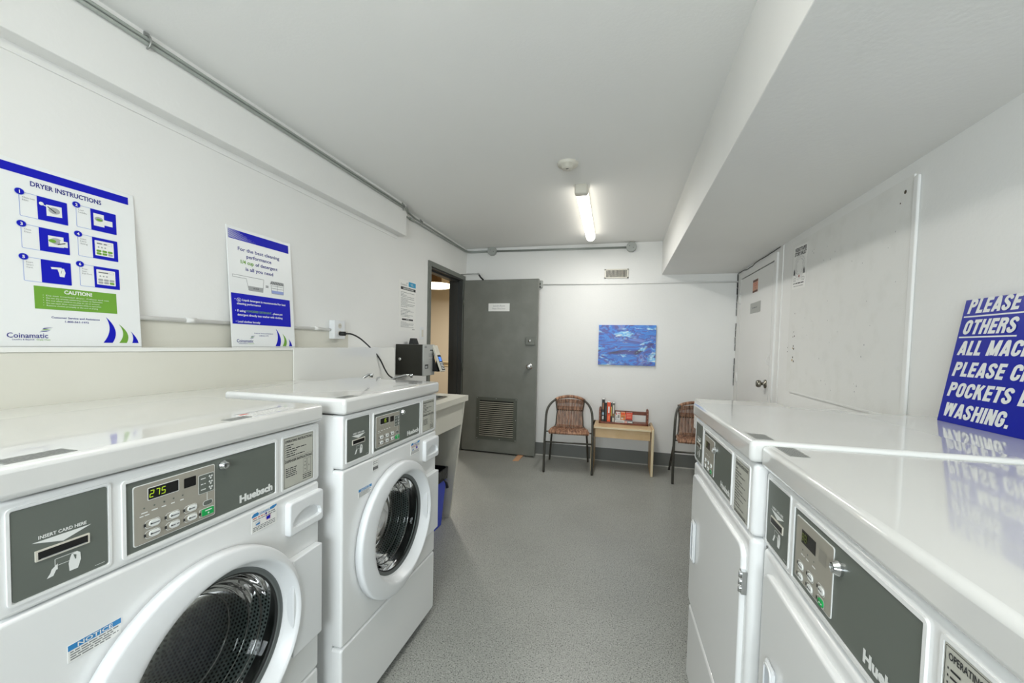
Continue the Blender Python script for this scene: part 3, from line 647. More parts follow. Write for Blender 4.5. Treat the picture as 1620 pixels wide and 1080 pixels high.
def washer(label, X, Y, rz, zo, disp, lid_kind):
    t = thing('washing_machine', label, 'washing machine', (X, Y, 0), rz, group='front-loading washing machines')
    z = lambda v: 1.33+v+zo
    zs1, zs2, zs3, zs4 = z(-.2388), z(-.4153), z(-1.0061), z(-1.2887)
    lid_and_shell(t, z, zs1, hole=True)
    g = G(); panel(g, 0, .683, zs2+.0015, zs1, 0, enamel, .012, .006, .036); frame_rims(g, z, True); g.build('fascia', t)
    card_plate(t, z); control_plate(t, z, disp, True); instr_plate(t, z, True)
    CX, CZ = .353, 1.33-.733+zo
    g = G(); panel(g, 0, .683, zs3+.0015, zs2-.0015, 0, enamel, .012, .008, .036, ns=10, hole=(CX, CZ, lambda a: .198))
    g.rings([(CX, CZ, .198, 0), (CX, CZ, .198, .03)], enamel, 64); g.build('front_panel', t)
    g = G(); panel(g, 0, .683, zs4, zs3-.0015, 0, enamel, .012, .008, .036); g.build('lower_panel', t)
    # detergent drawer with pocket handle
    def lens(a):
        # half-lens pocket: flat bottom, arched top
        hx, hb, ht = .056, .021, .021
        c, s_ = math.cos(a), math.sin(a); best = 1
        r = .001
        while r < .07:
            px, pz = r*c, r*s_; top = ht*(1-(abs(px)/hx)**2.2) if abs(px) < hx else -9
            lo = -hb if abs(px) < hx else 9
            if pz > top or pz < lo: break
            r += .0008
        return r
    g = G(); panel(g, .548, .684, z(-.5365), z(-.4405), -.016, plastic, .010, .006, .016, ns=6, hole=(.6165, z(-.494), lens), pocket=(.010, .93, plastic)); g.build('detergent_drawer', t)
    # labels
    g = G(); y = -.0008
    g.plate(.439, .5175, z(-.4785), z(-.4275), y, paper, .001, .0007); y -= .0004
    g.poly([(.4395, z(-.4375)), (.4395, z(-.434)), (.446, z(-.4285)), (.457, z(-.428)), (.461, z(-.4330)), (.458, z(-.4370))], y, cyan); g.poly([(.494, z(-.436)), (.496, z(-.4300)), (.505, z(-.4280)), (.517, z(-.428)), (.517, z(-.4320)), (.508, z(-.436))], y, cyan)
    g.text('LOADING', .478, z(-.4365), .0055, y, cyan, width=.030, align='C', bold=.02)
    g.greek(.443, .478, z(-.443), .004, y, red); g.disc(.483, z(-.441), .003, y, navy, 10); g.greek(.489, .513, z(-.443), .004, y, inkg); g.greek(.443, .513, z(-.448), .0035, y, inkg)
    g.poly([(.452, z(-.460)), (.463, z(-.460)), (.463, z(-.455)), (.452, z(-.457))], y, cyan); g.outline(.451, .464, z(-.461), z(-.452), y, navy, .0005, .001); g.poly([(.484, z(-.458)), (.495, z(-.458)), (.496, z(-.449)), (.484, z(-.450))], y-.0002, blue); g.outline(.4825, .4975, z(-.4595), z(-.4475), y, red, .0006, .001)
    for k in range(3): g.greek(.443, .512, z(-.4665-k*.0042), .0034, y, inkg)
    g.build('loading_label', t, label='white label with blue swooshes')
    g = G(); y = -.0008; dx = .0
    g.plate(.084, .1590, z(-.5345), z(-.505), y, paper, .0006, .0007); y -= .0004
    g.rect(.084, .1590, z(-.5145), z(-.505), y, cyan); g.text('NOTICE', .1215, z(-.5132), .0068, y-.0003, whitep, width=.05, align='C', bold=.02)
    for k in range(4): g.greek(.087, .155-(k % 2)*.008, z(-.5195-k*.0042), .0034, y, inkg)
    g.build('notice_label', t, label='white and blue notice label')
    if lid_kind == 'B':
        g = G(); g.plate(.164, .199, z(-.464), z(-.4245), -.0008, paper, .0006, .0007); g.outline(.165, .198, z(-.448), z(-.4255), -.0012, inkg, .0005, .001)
        for k in range(9): g.rect(.1655+k*.0037, .168+k*.0037, z(-.462), z(-.4505), -.0012, ink)
        g.greek(.167, .196, z(-.434), .004, -.0012, inkg); g.greek(.167, .196, z(-.441), .004, -.0012, inkg); g.build('serial_label', t)
    # door ring (centre drifts from the outer rim to the glass), glass and drum
    OX, OZ = .322, 1.33-.730+zo
    def mid(k): return OX+(CX-OX)*k, OZ+(CZ-OZ)*k
    P = [(.250, -.0045, 0), (.2575, -.0048, 0), (.2570, -.022, 0), (.2562, -.0262, 0), (.2535, -.029, 0), (.249, -.0305, .05), (.2225, -.0340, .85), (.217, -.0338, 1), (.2135, -.0322, 1), (.211, -.028, 1), (.203, -.006, 1), (.193, .006, 1)]
    door = G(); door.rings([mid(k)+(r, y) for r, y, k in P], plastic, 96)
    d = door.build('door', t)
    g = G(); g.rings([(OX, OZ, .2495, 0), (OX, OZ, .2495, -.0048)], darkrub, 96); g.build('door_shadow_gap', d)  # black ring standing in for the shade in the gap behind the rim
    g = G(); g.rings([(CX, CZ, r, y) for r, y in [(.193, .006), (.189, .004), (.186, .008), (.184, .006), (.1815, .010), (.180, .010)]], rubber, 96)
    g.rings([(CX, CZ, r, y) for r, y in [(.180, .010), (.178, .009), (.175, .016)]], darkrub, 96); g.build('door_seal', d)
    g = G(); g.rings([(CX, CZ, r, y) for r, y in [(.1755, .014), (.171, .020), (.166, .030), (.162, .042), (.152, .054), (.149, .066), (.144, .085), (.134, .100), (.110, .108), (.085, .112), (.06, .114), (.02, .116)]], door_glass, 144, cap1=True); g.build('door_glass', d)
    g = G()
    for R0, Y0, tr in ((.160, .046, .0028), (.1475, .074, .0022), (.118, .107, .0026)):
        g.rings([(CX, CZ, R0+tr*math.cos(a), Y0+tr*math.sin(a)) for a in [2*PI*k/10 for k in range(11)]], glint_ring, 96)
    g.build('glint_ring', d)  # rings added to imitate the light curved reflections on the glass
    g = G(); g.rings([(CX, CZ, r, y) for r, y in [(.198, .012), (.205, .03), (.215, .045), (.225, .06), (.222, .075), (.232, .085)]], darkrub, 72); g.build('gasket', t)
    g = G(); n = 72; R = .236; y0, y1 = .085, .40; me_uv = []
    vs = []; prof = [(R, y0), (R, y0+.1), (R, y0+.2), (R, y1-.02), (R-.02, y1), (R-.1, y1+.012), (.02, y1+.02)]
    g.rings([(CX, CZ, r, y) for r, y in prof], drum_m, n, cap1=True)
    bafs = []
    for a0 in (.5, .5+2*PI/3, .5+4*PI/3):
        sec = []
        for y in (y0+.03, y0+.06, y1-.07, y1-.03):
            hgt = .012 if y in (y0+.03, y1-.03) else .055
            sec.append([(CX+(R-.001)*math.cos(a0-.22), y, CZ+(R-.001)*math.sin(a0-.22)), (CX+(R-hgt*.75)*math.cos(a0-.12), y, CZ+(R-hgt*.75)*math.sin(a0-.12)), (CX+(R-hgt)*math.cos(a0), y, CZ+(R-hgt)*math.sin(a0)), (CX+(R-hgt*.75)*math.cos(a0+.12), y, CZ+(R-hgt*.75)*math.sin(a0+.12)), (CX+(R-.001)*math.cos(a0+.22), y, CZ+(R-.001)*math.sin(a0+.22))])
        bf = G(); bafs.append(bf); vs = [p for R_ in sec for p in R_]; bf.add(vs, [(i*5+k, i*5+k+1, (i+1)*5+k+1, (i+1)*5+k) for i in range(3) for k in range(4)]+[(0, 1, 2, 3, 4), (15, 16, 17, 18, 19)], drum_m, True)
    dm = g.build('drum', t); bb = [q.build('baffle', dm) for q in bafs]
    for ob in [dm]+bb:
        me = ob.data; uvl = me.uv_layers.new(name='UVMap')
        for p in me.polygons:
            cs = [me.vertices[i].co for i in p.vertices]
            flat = abs(p.normal.y) > .7
            an = [math.atan2(c.z-CZ, c.x-CX) for c in cs]
            if max(an)-min(an) > PI: an = [a+2*PI if a < 0 else a for a in an]
            for li, c, a in zip(p.loop_indices, cs, an):
                uvl.data[li].uv = (c.x, c.z) if flat else (a*R, c.y)
    g = G(); g.rbox(.552, .668, -.024, .0, z(-.879), z(-.602), .003, plastic, 2); g.build('door_latch_block', t)
    # lid stickers
    zt = zs1+.0562
    def sticker(x0, x1, y0, y1, name, mt, lines, hdr=None):
        g = G(); g.box(x0, x1, y0, y1, zt, zt+.0004, mt)
        for k in range(lines):
            yy = y0+.004+k*(y1-y0-.006)/lines; x = x0+.004
            while x < x1-.006:
                w_ = random.uniform(.004, .014); w_ = min(w_, x1-.003-x); g.add([(x, yy, zt+.0006), (x+w_, yy, zt+.0006), (x+w_, yy+.0022, zt+.0006), (x, yy+.0022, zt+.0006)], [(0, 1, 2, 3)], inkl if hdr else inkg); x += w_+.003
        if hdr: g.box(x0, x1, y1-.004, y1, zt+.0002, zt+.0005, inkg)
        g.build(name, t)
    if lid_kind == 'A':
        sticker(-.0+.02, .105, .004, .042, 'lid_label', mat('grey lid label', '#8e908b', .4), 6)
        sticker(.385, .445, .002, .030, 'lid_label', mat('grey lid label', '#8e908b', .4), 3)
        sticker(.442, .595, .012, .058, 'lid_warning_label', paper, 5, True)
        g = G(); g.box(.448, .470, .040, .048, zt+.0006, zt+.0009, red); g.build('lid_mark', t, label='small red print mark')
    else:
        sticker(.01, .085, .004, .036, 'lid_label', mat('grey lid label', '#8e908b', .4), 5)
        sticker(.395, .52, .006, .060, 'lid_warning_label', mat('pale lid label', '#d8d8d4', .4), 6, True)
    return t
washer('white front-loading washer nearest the camera, display reading 275, below the big posters', -.867, .3588, PI/2+.025, -.0103, '275', 'A')
washer('white front-loading washer beside the sink counter, display reading 15', -.8484, 1.1013, PI/2, 0, '15', 'B')

def dryer(label, X, Y, rz, zo, disp, kind):
    t = thing('clothes_dryer', label, 'clothes dryer', (X, Y, 0), rz, group='clothes dryers')
    z = lambda v: 1.33+v+zo
    zs1, zs2, zs3, zs4 = z(-.2388), z(-.4153), z(-.995), z(-1.2887)
    lid_and_shell(t, z, zs1, .70, hole=False)
    g = G(); panel(g, 0, .683, zs2+.0015, zs1, 0, enamel, .012, .012, .028); frame_rims(g, z, False); g.build('fascia', t)
    card_plate(t, z); control_plate(t, z, disp, False); instr_plate(t, z, False)
    g = G(); panel(g, 0, .683, zs3+.0015, zs2-.0015, 0, enamel, .012, .014, .028); g.build('front_panel', t)
    g = G(); panel(g, 0, .683, zs4, zs3-.0015, 0, enamel, .012, .012, .028); g.build('lower_panel', t)
    g = G(); panel(g, .040, .655, z(-.952), z(-.452), -.011, enamel, .030, .006, .011, ns=1); d = g.build('door', t)
    g = G(); b0 = len(g.v)
    g.rbox(.100, .146, -.020, -.011, z(-.765), z(-.612), .006, plastic, 3); 
    g.plate(.108, .139, z(-.753), z(-.624), -.0204, mat('handle recess', '#cdd4dc', .4), .012); g.outline(.103, .143, z(-.760), z(-.617), -.0225, plastic, .0045, .013, .003)
    g.build('door_handle', d)
    for v in (-.535, -.87):
        g = G(); g.box(.652, .670, -.012, -.0005, z(v-.028), z(v+.028), chrome)
        for k in (-1, 0, 1): g.tube([(.661, -.013, z(v+k*.018-.007)), (.661, -.013, z(v+k*.018+.007))], .0045, chrome, 8)
        g.build('hinge', d, label='chrome hinge')
    zt = zs1+.0562; g = G()
    x0, x1, y0, y1 = (.008, .092, .012, .050) if kind == 'near' else (.60, .665, .006, .045)
    g.box(x0, x1, y0, y1, zt, zt+.0004, MATS['grey lid label'])
    for k in range(6):
        x = x0+.004; yy = y0+.004+k*(y1-y0-.006)/6
        while x < x1-.006:
            w_ = min(random.uniform(.004, .014), x1-.003-x); g.add([(x, yy, zt+.0006), (x+w_, yy, zt+.0006), (x+w_, yy+.002, zt+.0006), (x, yy+.002, zt+.0006)], [(0, 1, 2, 3)], inkg); x += w_+.003
    g.build('lid_label', t)
    return t
dryer('white dryer nearest the camera on the right, in front of the blue sign', .335, 1.054, -PI/2+.0014, -.0354, '88', 'near')
dryer('white dryer beyond the nearest one on the right, chrome door hinge showing', .2968, 1.7457, -PI/2+.0227, -.0274, '88', 'far')

# ------------------------------------------------------------------ sink counter, faucets, bin
sk = thing('sink_counter', 'cream laminate sink counter on a tapered side panel beside the far washer', 'counter', (-1.717, 1.80, 0), 0)
g = G(); T = .945     # local: x 0..0.61 out from wall, y 0..1.08
sx0, sx1, sy0, sy1 = .20, .50, .12, .92
for a in [(0, sx0, 0, 1.08), (sx1, .61, 0, 1.08), (sx0, sx1, 0, sy0), (sx0, sx1, sy1, 1.08)]: g.box(a[0], a[1], a[2], a[3], T-.04, T, cream_m)
g.build('countertop', sk)
g = G(); g.box(.56, .578, 0, 1.04, T-.215, T-.04, cream_m); g.build('front_apron', sk)
g = G(); pr = [(0, 0), (.487, 0), (.592, T-.04), (0, T-.04)]
g.add([(x, y, z) for y in (1.04, 1.065) for x, z in pr], [(0, 1, 2, 3), (4, 5, 6, 7), (0, 1, 5, 4), (1, 2, 6, 5), (2, 3, 7, 6), (3, 0, 4, 7)], cream_m); g.build('side_panel', sk)
g = G(); b0 = len(g.v)
Lo = rr(sx0-.02, sx1+.02, sy0-.02, sy1+.02, .05); Li = rr(sx0+.005, sx1-.005, sy0+.005, sy1-.005, .04); Lb = rr(sx0+.03, sx1-.03, sy0+.03, sy1-.03, .03); n = len(Lo)
vs = [(a, b, T+.002) for a, b in Lo]+[(a, b, T+.004) for a, b in Li]+[(a, b, T-.17) for a, b in Lb]
g.add(vs, [(k, (k+1) % n, n+(k+1) % n, n+k) for k in range(n)]+[(n+k, n+(k+1) % n, 2*n+(k+1) % n, 2*n+k) for k in range(n)]+[tuple(range(2*n, 3*n))], mat('sink steel', '#8f918e', .35, metal=.9, noise=(60, '#5f615f', .45, .6)))
g.build('sink_basin', sk)
g = G(); g.box(.0, .006, 0.02, 1.04, T, 1.282, shelf_m); g.build('backsplash', sk)
def faucet(label, x, y, reach, top, yaw):
    t = thing('faucet', label, 'faucet', (x, y, T), yaw, group='chrome faucets')
    g = G(); g.zrings(0, 0, [(.026, 0), (.026, .006), (.016, .012), (.015, .11), (.018, .13), (.012, .145)], chrome, 20, cap1=True); g.build('base', t)
    g = G(); g.tube([(0, 0, .09), (reach*.25, 0, top*.72), (reach*.5, 0, top*.9), (reach*.8, 0, top), (reach, 0, top)], .0085, chrome, 10)
    g.zrings(reach, 0, [(.012, top+.008), (.013, top-.004), (.010, top-.018)], chrome, 14, cap0=True, cap1=True); g.build('spout', t)
faucet('chrome faucet nearest the far washer, under the black cord', -1.60, 2.20, .10, .175, 1.0)
faucet('chrome faucet with a long low spout under the card machine', -1.60, 2.45, .24, .152, .95)
bn = thing('recycling_bin', 'blue recycling bin with a black liner under the sink counter', 'bin', (-1.38, 2.61, 0), 0)
def taper(g, x0, x1, y0, y1, z0, z1, k, mt, cap=True):
    A = rr(x0+k, x1-k, y0+k, y1-k, .02); B = rr(x0, x1, y0, y1, .025); n = len(A)
    g.add([(a, b, z0) for a, b in A]+[(a, b, z1) for a, b in B], [(j, (j+1) % n, n+(j+1) % n, n+j) for j in range(n)]+([tuple(range(n))] if cap else []), mt, False)
g = G(); taper(g, -.24, .175, -.15, .14, 0.001, .40, .030, bluebin); g.build('bin_body', bn)
g = G(); taper(g, -.246, .181, -.156, .146, .345, .425, .004, bag, False); taper(g, -.235, .17, -.145, .135, .12, .425, .02, bag, False)
A = rr(-.246, .181, -.156, .146, .025); B = rr(-.235, .17, -.145, .135, .025); n = len(A)
g.add([(a, b, .425) for a, b in A]+[(a, b, .425) for a, b in B], [(j, (j+1) % n, n+(j+1) % n, n+j) for j in range(n)], bag)
g.tube([(.18, .05, .36), (.20, .055, .33), (.205, .06, .30), (.195, .07, .29)], .010, bag, 8, radii=[.004, .009, .011, .006]); g.build('bin_liner', bn)
# counter on the right between the far dryer and the white door
rc = thing('side_counter', 'white counter in the far right corner behind the dryers', 'counter', (.59, 1.95, 0), 0)
g = G(); g.rbox(0, .595, 0, 1.62, .89, .93, .003, shelf_m); g.build('countertop', rc)
g = G(); g.box(.0, .018, .0, 1.60, .70, .89, shelf_m); g.build('front_apron', rc)
g = G(); g.add([(x, y, z) for y in (1.57, 1.595) for x, z in [(.012, .89), (.12, 0), (.595, 0), (.595, .89)]], [(0, 1, 2, 3), (4, 5, 6, 7), (0, 1, 5, 4), (1, 2, 6, 5), (2, 3, 7, 6), (3, 0, 4, 7)], shelf_m); g.build('side_panel', rc)

# ------------------------------------------------------------------ card machine on the left wall
cm = thing('card_machine', 'black and silver laundry card machine with tilted keypad on the left wall', 'card machine', (XL, 3.20, 1.045), 0)
g = G(); g.rbox(0, .262, 0, .21, 0, .272, .006, black if 0 else mat('black steel case', '#26261f', .4)); g.build('case', cm)
g = G(); g.rings([(.045, .140, .014, 0), (.045, .140, .013, -.006), (.045, .140, .002, -.007)], chrome, 20, cap1=True); g.build('key_lock', cm, label='chrome key lock')
sil = mat('silver fascia', '#b4b6b3', .35, metal=.2)
g = G(); g.rbox(.262, .276, -.002, .212, -.002, .274, .004, sil)
X_ = .2765
def fq(y0, y1, z0, z1, mt, dx=0): g.add([(X_+dx, y0, z0), (X_+dx, y1, z0), (X_+dx, y1, z1), (X_+dx, y0, z1)], [(0, 1, 2, 3)], mt)
fq(.115, .175, .218, .228, ink); fq(.022, .085, .062, .098, ink); fq(.03, .07, .068, .085, inkl, .0004); fq(.09, .185, .14, .142, inkg)
for k in range(4): fq(.09, .17, .19-k*.008, .193-k*.008, inkg)
fq(.015, .055, .245, .257, inkg)
g.build('fascia', cm)
g = G(); b0 = len(g.v)   # tilted pin pad hanging off the far half of the fascia
g.rbox(0, .022, 0, .085, -.19, .06, .006, tan); 
def pq(y0, y1, z0, z1, mt, d=.0226): g.add([(d, y0, z0), (d, y1, z0), (d, y1, z1), (d, y0, z1)], [(0, 1, 2, 3)], mt)
pq(.008, .077, -.18, -.035, black); pq(.016, .069, -.095, -.052, mat('pin pad screen', '#4d7fd0', .3, emit='#3f78d8', es=.5), .023)
for r_ in range(5):
    for c_ in range(3): pq(.016+c_*.019, .030+c_*.019, -.172+r_*.0145, -.163+r_*.0145, whitep, .023)
g.xf(b0, Matrix.Translation((.285, .165, .205)) @ Matrix.Rotation(-.36, 4, 'Y'))
g.add([(.276, .17, .03), (.276, .245, .03), (.276, .245, .2), (.276, .17, .2), (.335, .17, .03), (.335, .245, .03)], [(0, 1, 5, 4), (0, 3, 4), (1, 2, 5)], black)
g.build('pin_pad', cm)
g = G(); g.add([(XL+.05, 3.34, 1.3175), (XL+.05, 3.44, 1.3175), (XL+.05, 3.42, 1.372), (XL+.05, 3.365, 1.372), (XL+.10, 3.34, 1.3175), (XL+.10, 3.44, 1.3175), (XL+.09, 3.42, 1.372), (XL+.09, 3.365, 1.372)], [(0, 1, 2, 3), (4, 5, 6, 7), (0, 1, 5, 4), (1, 2, 6, 5), (2, 3, 7, 6), (3, 0, 4, 7)], darkrub)
g.build('binder_clip', label='small black clip standing on top of the card machine', cat='clip')
g = G(); g.rbox(XL, XL+.006, 3.648, 3.722, 1.366, 1.488, .002, plastic, 2)
o = g.build('light_switch', label='white light switch plate between the door frame and the card machine', cat='light switch')
g = G(); g.rbox(XL+.006, XL+.010, 3.668, 3.702, 1.392, 1.462, .0015, tan, 2); g.build('rocker', o)

# outlet, white conduit, black cord
g = G(); g.rbox(XL, XL+.045, 2.352, 2.462, 1.345, 1.472, .004, plastic)
for z in (1.435, 1.385):
    g.add([(XL+.0455, 2.407+.018*math.cos(a), z+.018*math.sin(a)) for a in [2*PI*k/16 for k in range(16)]], [tuple(range(16))], tan)
for dy in (-.006, .006): g.box(XL+.0457, XL+.046, 2.407+dy-.001, 2.407+dy+.001, 1.432, 1.442, ink)
g.build('power_outlet', label='white surface outlet box on the left wall right of the detergent poster', cat='outlet')
g = G(); g.tube([(XL+.012, YF, 1.409), (XL+.012, 2.352, 1.407)], .0095, whitepipe, 10)
for y in (1.4, 2.20): g.tube([(XL+.012, y, 1.409), (XL+.012, y+.05, 1.409)], .012, whitepipe, 10)
g.build('wall_conduit', label='white horizontal raceway behind the posters on the left wall', cat='pipe')
g = G(); g.tube([(XL+.047, 2.405, 1.382), (XL+.085, 2.41, 1.382)], .015, darkrub, 10)
P = [(XL+.085, 2.41, 1.382), (XL+.11, 2.45, 1.38), (XL+.13, 2.53, 1.345), (XL+.20, 2.58, 1.26), (XL+.225, 2.62, 1.20), (XL+.235, 2.665, 1.13), (XL+.25, 2.70, 1.08), (XL+.26, 2.78, 1.04), (XL+.25, 2.84, .98), (XL+.245, 2.835, .953)]
Q = []
for i in range(len(P)-1):
    for k in range(4):
        t_ = k/4; p0 = Vector(P[max(i-1, 0)]); p1 = Vector(P[i]); p2 = Vector(P[i+1]); p3 = Vector(P[min(i+2, len(P)-1)])
        Q.append(.5*((2*p1)+(p2-p0)*t_+(2*p0-5*p1+4*p2-p3)*t_**2+(3*p1-p0-3*p2+p3)*t_**3))
Q.append(Vector(P[-1])); g.tube(Q, .0055, darkrub, 8)
g.build('power_cord', label='black power cord drooping from the wall outlet behind the far washer', cat='cord')

# ------------------------------------------------------------------ posters (front view: x = Y, z up, y into the wall)
def swoosh(g, pts, y, mt): g.poly(pts, y, mt)
def leaf(x0, x1, z0, z1):   # sail shape: curved right side, base flat
    P = [(x0, z0)]
    for k in range(9):
        t_ = k/8; P.append((x1-(x1-x0)*.55*t_**2*0-((x1-x0)*.35)*(t_**2.2)-0, z0+(z1-z0)*t_) if k else (x1-.0, z0))
    return P
def sail(g, xb0, xb1, xt, xm, z0, z1, y, mt):
    """xb0..xb1 base, xt apex, xm bulge"""
    P = [(xb0, z0), (xb1, z0)]
    for k in range(1, 9):
        t_ = k/8; b1 = (1-t_)**2*xb1+2*t_*(1-t_)*(xm*1.6-.3*(xb1+xt))+t_*t_*xt; P.append((b1, z0+(z1-z0)*t_))
    for k in range(7, 0, -1):
        t_ = k/8; b1 = (1-t_)**2*xb0+2*t_*(1-t_)*((xt*.7+xb0*.3))+t_*t_*xt; P.append((b1, z0+(z1-z0)*t_))
    g.poly(P, y, mt)
def brand(g, x, z, w, y):
    k = w/.101
    g.text('Coinamatic', x, z+.0, .0155*k, y, navy, width=w*.93, bold=.012)
    for j, c in enumerate((navy, green, navy)):
        zz = z+.019*k+j*.0048*k
        g.poly([(x+w*.72+.004*j*k, zz), (x+w*.84, zz+.0045*k), (x+w+.004*j*k, zz+.0075*k), (x+w*.9, zz+.0025*k), (x+w*.8, zz+.001*k)], y, c)
    g.text('Laundry & Beyond.', x+w*.11, z-.0075*k, .0042*k, y, navy, width=w*.5, bold=.01); g.text('Simply Clean', x+w*.65, z-.0075*k, .0042*k, y, green, width=w*.33, bold=.01)
LEAN = .03
def lean_poster(name, label, y0, w, h):
    t = thing(name, label, 'poster', (XL+.040, y0, 1.2895), PI/2, group='laundry posters on the ledge')
    t.rotation_euler = (-.06, 0, PI/2)
    g = G(); g.rbox(0, w, 0, .004, 0, h, .0015, poster_m, 2); g.build('board', t)
    return t
t1 = lean_poster('instruction_poster', 'large white and blue DRYER INSTRUCTIONS poster on the ledge above the nearest washer', .80, .408, .608)
u = lambda Y: (Y-.80); v = lambda Z: (Z-1.289)*.994; y = -.0006
g = G(); g.rect(0, u(1.188), v(1.856), v(1.885), y, blue); g.build('header_band', t1)
g = G(); g.text('DRYER INSTRUCTIONS', u(1.004), v(1.826), .0155, y, navy, width=.192, align='C', bold=.028); g.build('title', t1)
steps = [('1', .879, 1.797, ('Clean Lint', 'Filter.')), ('2', 1.023, 1.802, ('Load', 'Laundry.')), ('3', .879, 1.692, ('Close', 'Door.')), ('4', 1.023, 1.697, ('Select', 'Fabric', 'Setting.')), ('5', .879, 1.584, ('Insert', 'Smart', 'Card.')), ('6', 1.023, 1.588, ('Press', 'Start.', 'Pull Card.'))]
halo = mat('pale blue outline', '#9db0e0', .5)
for s_, X0, Z0, lines in steps:
    g = G(); x0, z0 = u(X0), v(Z0)
    g.outline(x0, x0+.121, z0-.078, z0+.002, y, halo, .0016, .004); 
    bx = x0+(.043 if s_ in '135' else .042)
    g.rect(bx, x0+.120, z0-.077, z0+.001, y-.0004, blue)
    for k, l in enumerate(lines): g.text(l, x0+.008, z0-.017-k*.0085, .0050, y, inkg, bold=.0)
    px, pz = bx+.01, z0-.065
    if s_ in '13':
        g.poly([(px+.012, pz+.006), (px+.052, pz+.010), (px+.052, pz+.046), (px+.012, pz+.044)], y-.0008, whitep); g.disc(px+.032, pz+.028, .015, y-.0012, inkl, 16, .011)
        if s_ == '1': g.line(px-.002, pz+.042, px+.018, pz+.036, y-.0015, .003, whitep); g.line(px+.015, pz+.038, px+.036, pz+.022, y-.0016, .003, ink); g.disc(px+.0, pz+.043, .006, y-.0012, whitep, 10)
        else: g.disc(px+.022, pz+.027, .010, y-.0015, green, 12, .006); g.rect(px+.042, px+.062, pz+.012, pz+.032, y-.0014, whitep); g.line(px+.035, pz+.018, px+.056, pz+.026, y-.0017, .003, ink)
    elif s_ == '2':
        g.rect(px-.002, px+.030, pz+.006, pz+.052, y-.0008, whitep); g.disc(px+.014, pz+.032, .013, y-.0012, inkl, 16, .009); g.disc(px+.015, pz+.030, .010, y-.0015, green, 12, .004); g.rect(px+.030, px+.056, pz+.014, pz+.034, y-.0008, whitep)
    elif s_ in '46':
        g.plate(px-.003, px+.055, pz+.0, pz+.056, y-.0008, paper, .002); g.greek(px+.003, px+.034, pz+.042, .008, y-.0012, inkg); g.outline(px+.036, px+.050, pz+.042, pz+.050, y-.0012, inkl, .0006, .001)
        for k in range(3): g.disc(px+.008+k*.010, pz+.032, .003, y-.0012, inkl, 8)
        for r_ in range(2):
            for c_ in range(3): g.plate(px+.001+c_*.0175, px+.016+c_*.0175, pz+.004+r_*.010, pz+.012+r_*.010, y-.0012, green if (s_ == '4' and not (r_ == 0 and c_ == 2)) or (s_ == '6' and r_ == 0 and c_ == 2) else inkl, .003)
    else:
        g.poly([(px+.014, pz+.044), (px+.042, pz+.046), (px+.042, pz+.040), (px+.016, pz+.037)], y-.0008, whitep); g.poly([(px+.030, pz+.042), (px+.048, pz+.044), (px+.052, pz+.030), (px+.048, pz+.014), (px+.036, pz+.014), (px+.034, pz+.028)], y-.0009, whitep); g.line(px+.040, pz+.026, px+.042, pz+.036, y-.0013, .001, ink)
    g.disc(x0+.002, z0+.001, .0122, y-.001, halo, 24, .0112); g.disc(x0+.002, z0+.001, .011, y-.0014, blue, 24, .010)
    g.text(s_, x0+.002, z0-.004, .0095, y-.0018, whitep, align='C', bold=.03)
    g.build('step_panel', t1)
g = G(); g.rect(u(.901), u(1.130), v(1.416), v(1.493), y, green); g.text('CAUTION!', u(1.016), v(1.474), .0125, y-.0004, whitep, width=.078, align='C', bold=.035)
for k, l in enumerate(('Do not overload dryer. Follow and use', 'Do not dry articles containing rubber or flammable', 'Do not allow children to play in, on or around', 'Do not open dryer compartment while in operation', 'Remove clothes promptly at the end of drying')):
    g.rect(u(.922), u(.9235), v(1.463-k*.0085), v(1.4645-k*.0085), y-.0004, whitep); g.text(l, u(.930), v(1.461-k*.0085), .0044, y-.0004, whitep, width=(.175, .155, .145, .15, .14)[k])
g.build('caution_box', t1)
g = G(); g.text('Customer Service and Assistance', u(1.007), v(1.386), .0062, y, navy, width=.134, align='C', bold=.02); g.text('1-800-561-1972', u(1.008), v(1.373), .0062, y, navy, width=.066, align='C', bold=.02)
g.build('service_text', t1); g = G(); brand(g, u(.832), v(1.317), .104, y)
g.build('company_logo', t1)
def three_sails(g, k0, zb, sc, u, v):
    pass
g = G()
def sail2(g, base0, base1, apex, bulge, zb, zt, y, mt):
    n = 10; R = []; Lf = []
    for k in range(n+1):
        t_ = k/n; R.append(((1-t_)**2*base1+2*t_*(1-t_)*bulge+t_*t_*apex, zb+(zt-zb)*t_)); Lf.append(((1-t_)**2*base0+2*t_*(1-t_)*(base0+(bulge-base0)*.62)+t_*t_*apex, zb+(zt-zb)*t_))
    g.poly(R+Lf[::-1][1:], y, mt)
sail2(g, u(1.081), u(1.110), u(1.093), u(1.140), v(1.303), v(1.401), y, blue); sail2(g, u(1.131), u(1.156), u(1.133), u(1.176), v(1.303), v(1.376), y, green); sail2(g, u(1.174), u(1.197), u(1.171), u(1.192), v(1.303), v(1.350), y, blue)
g.build('sail_emblem', t1)

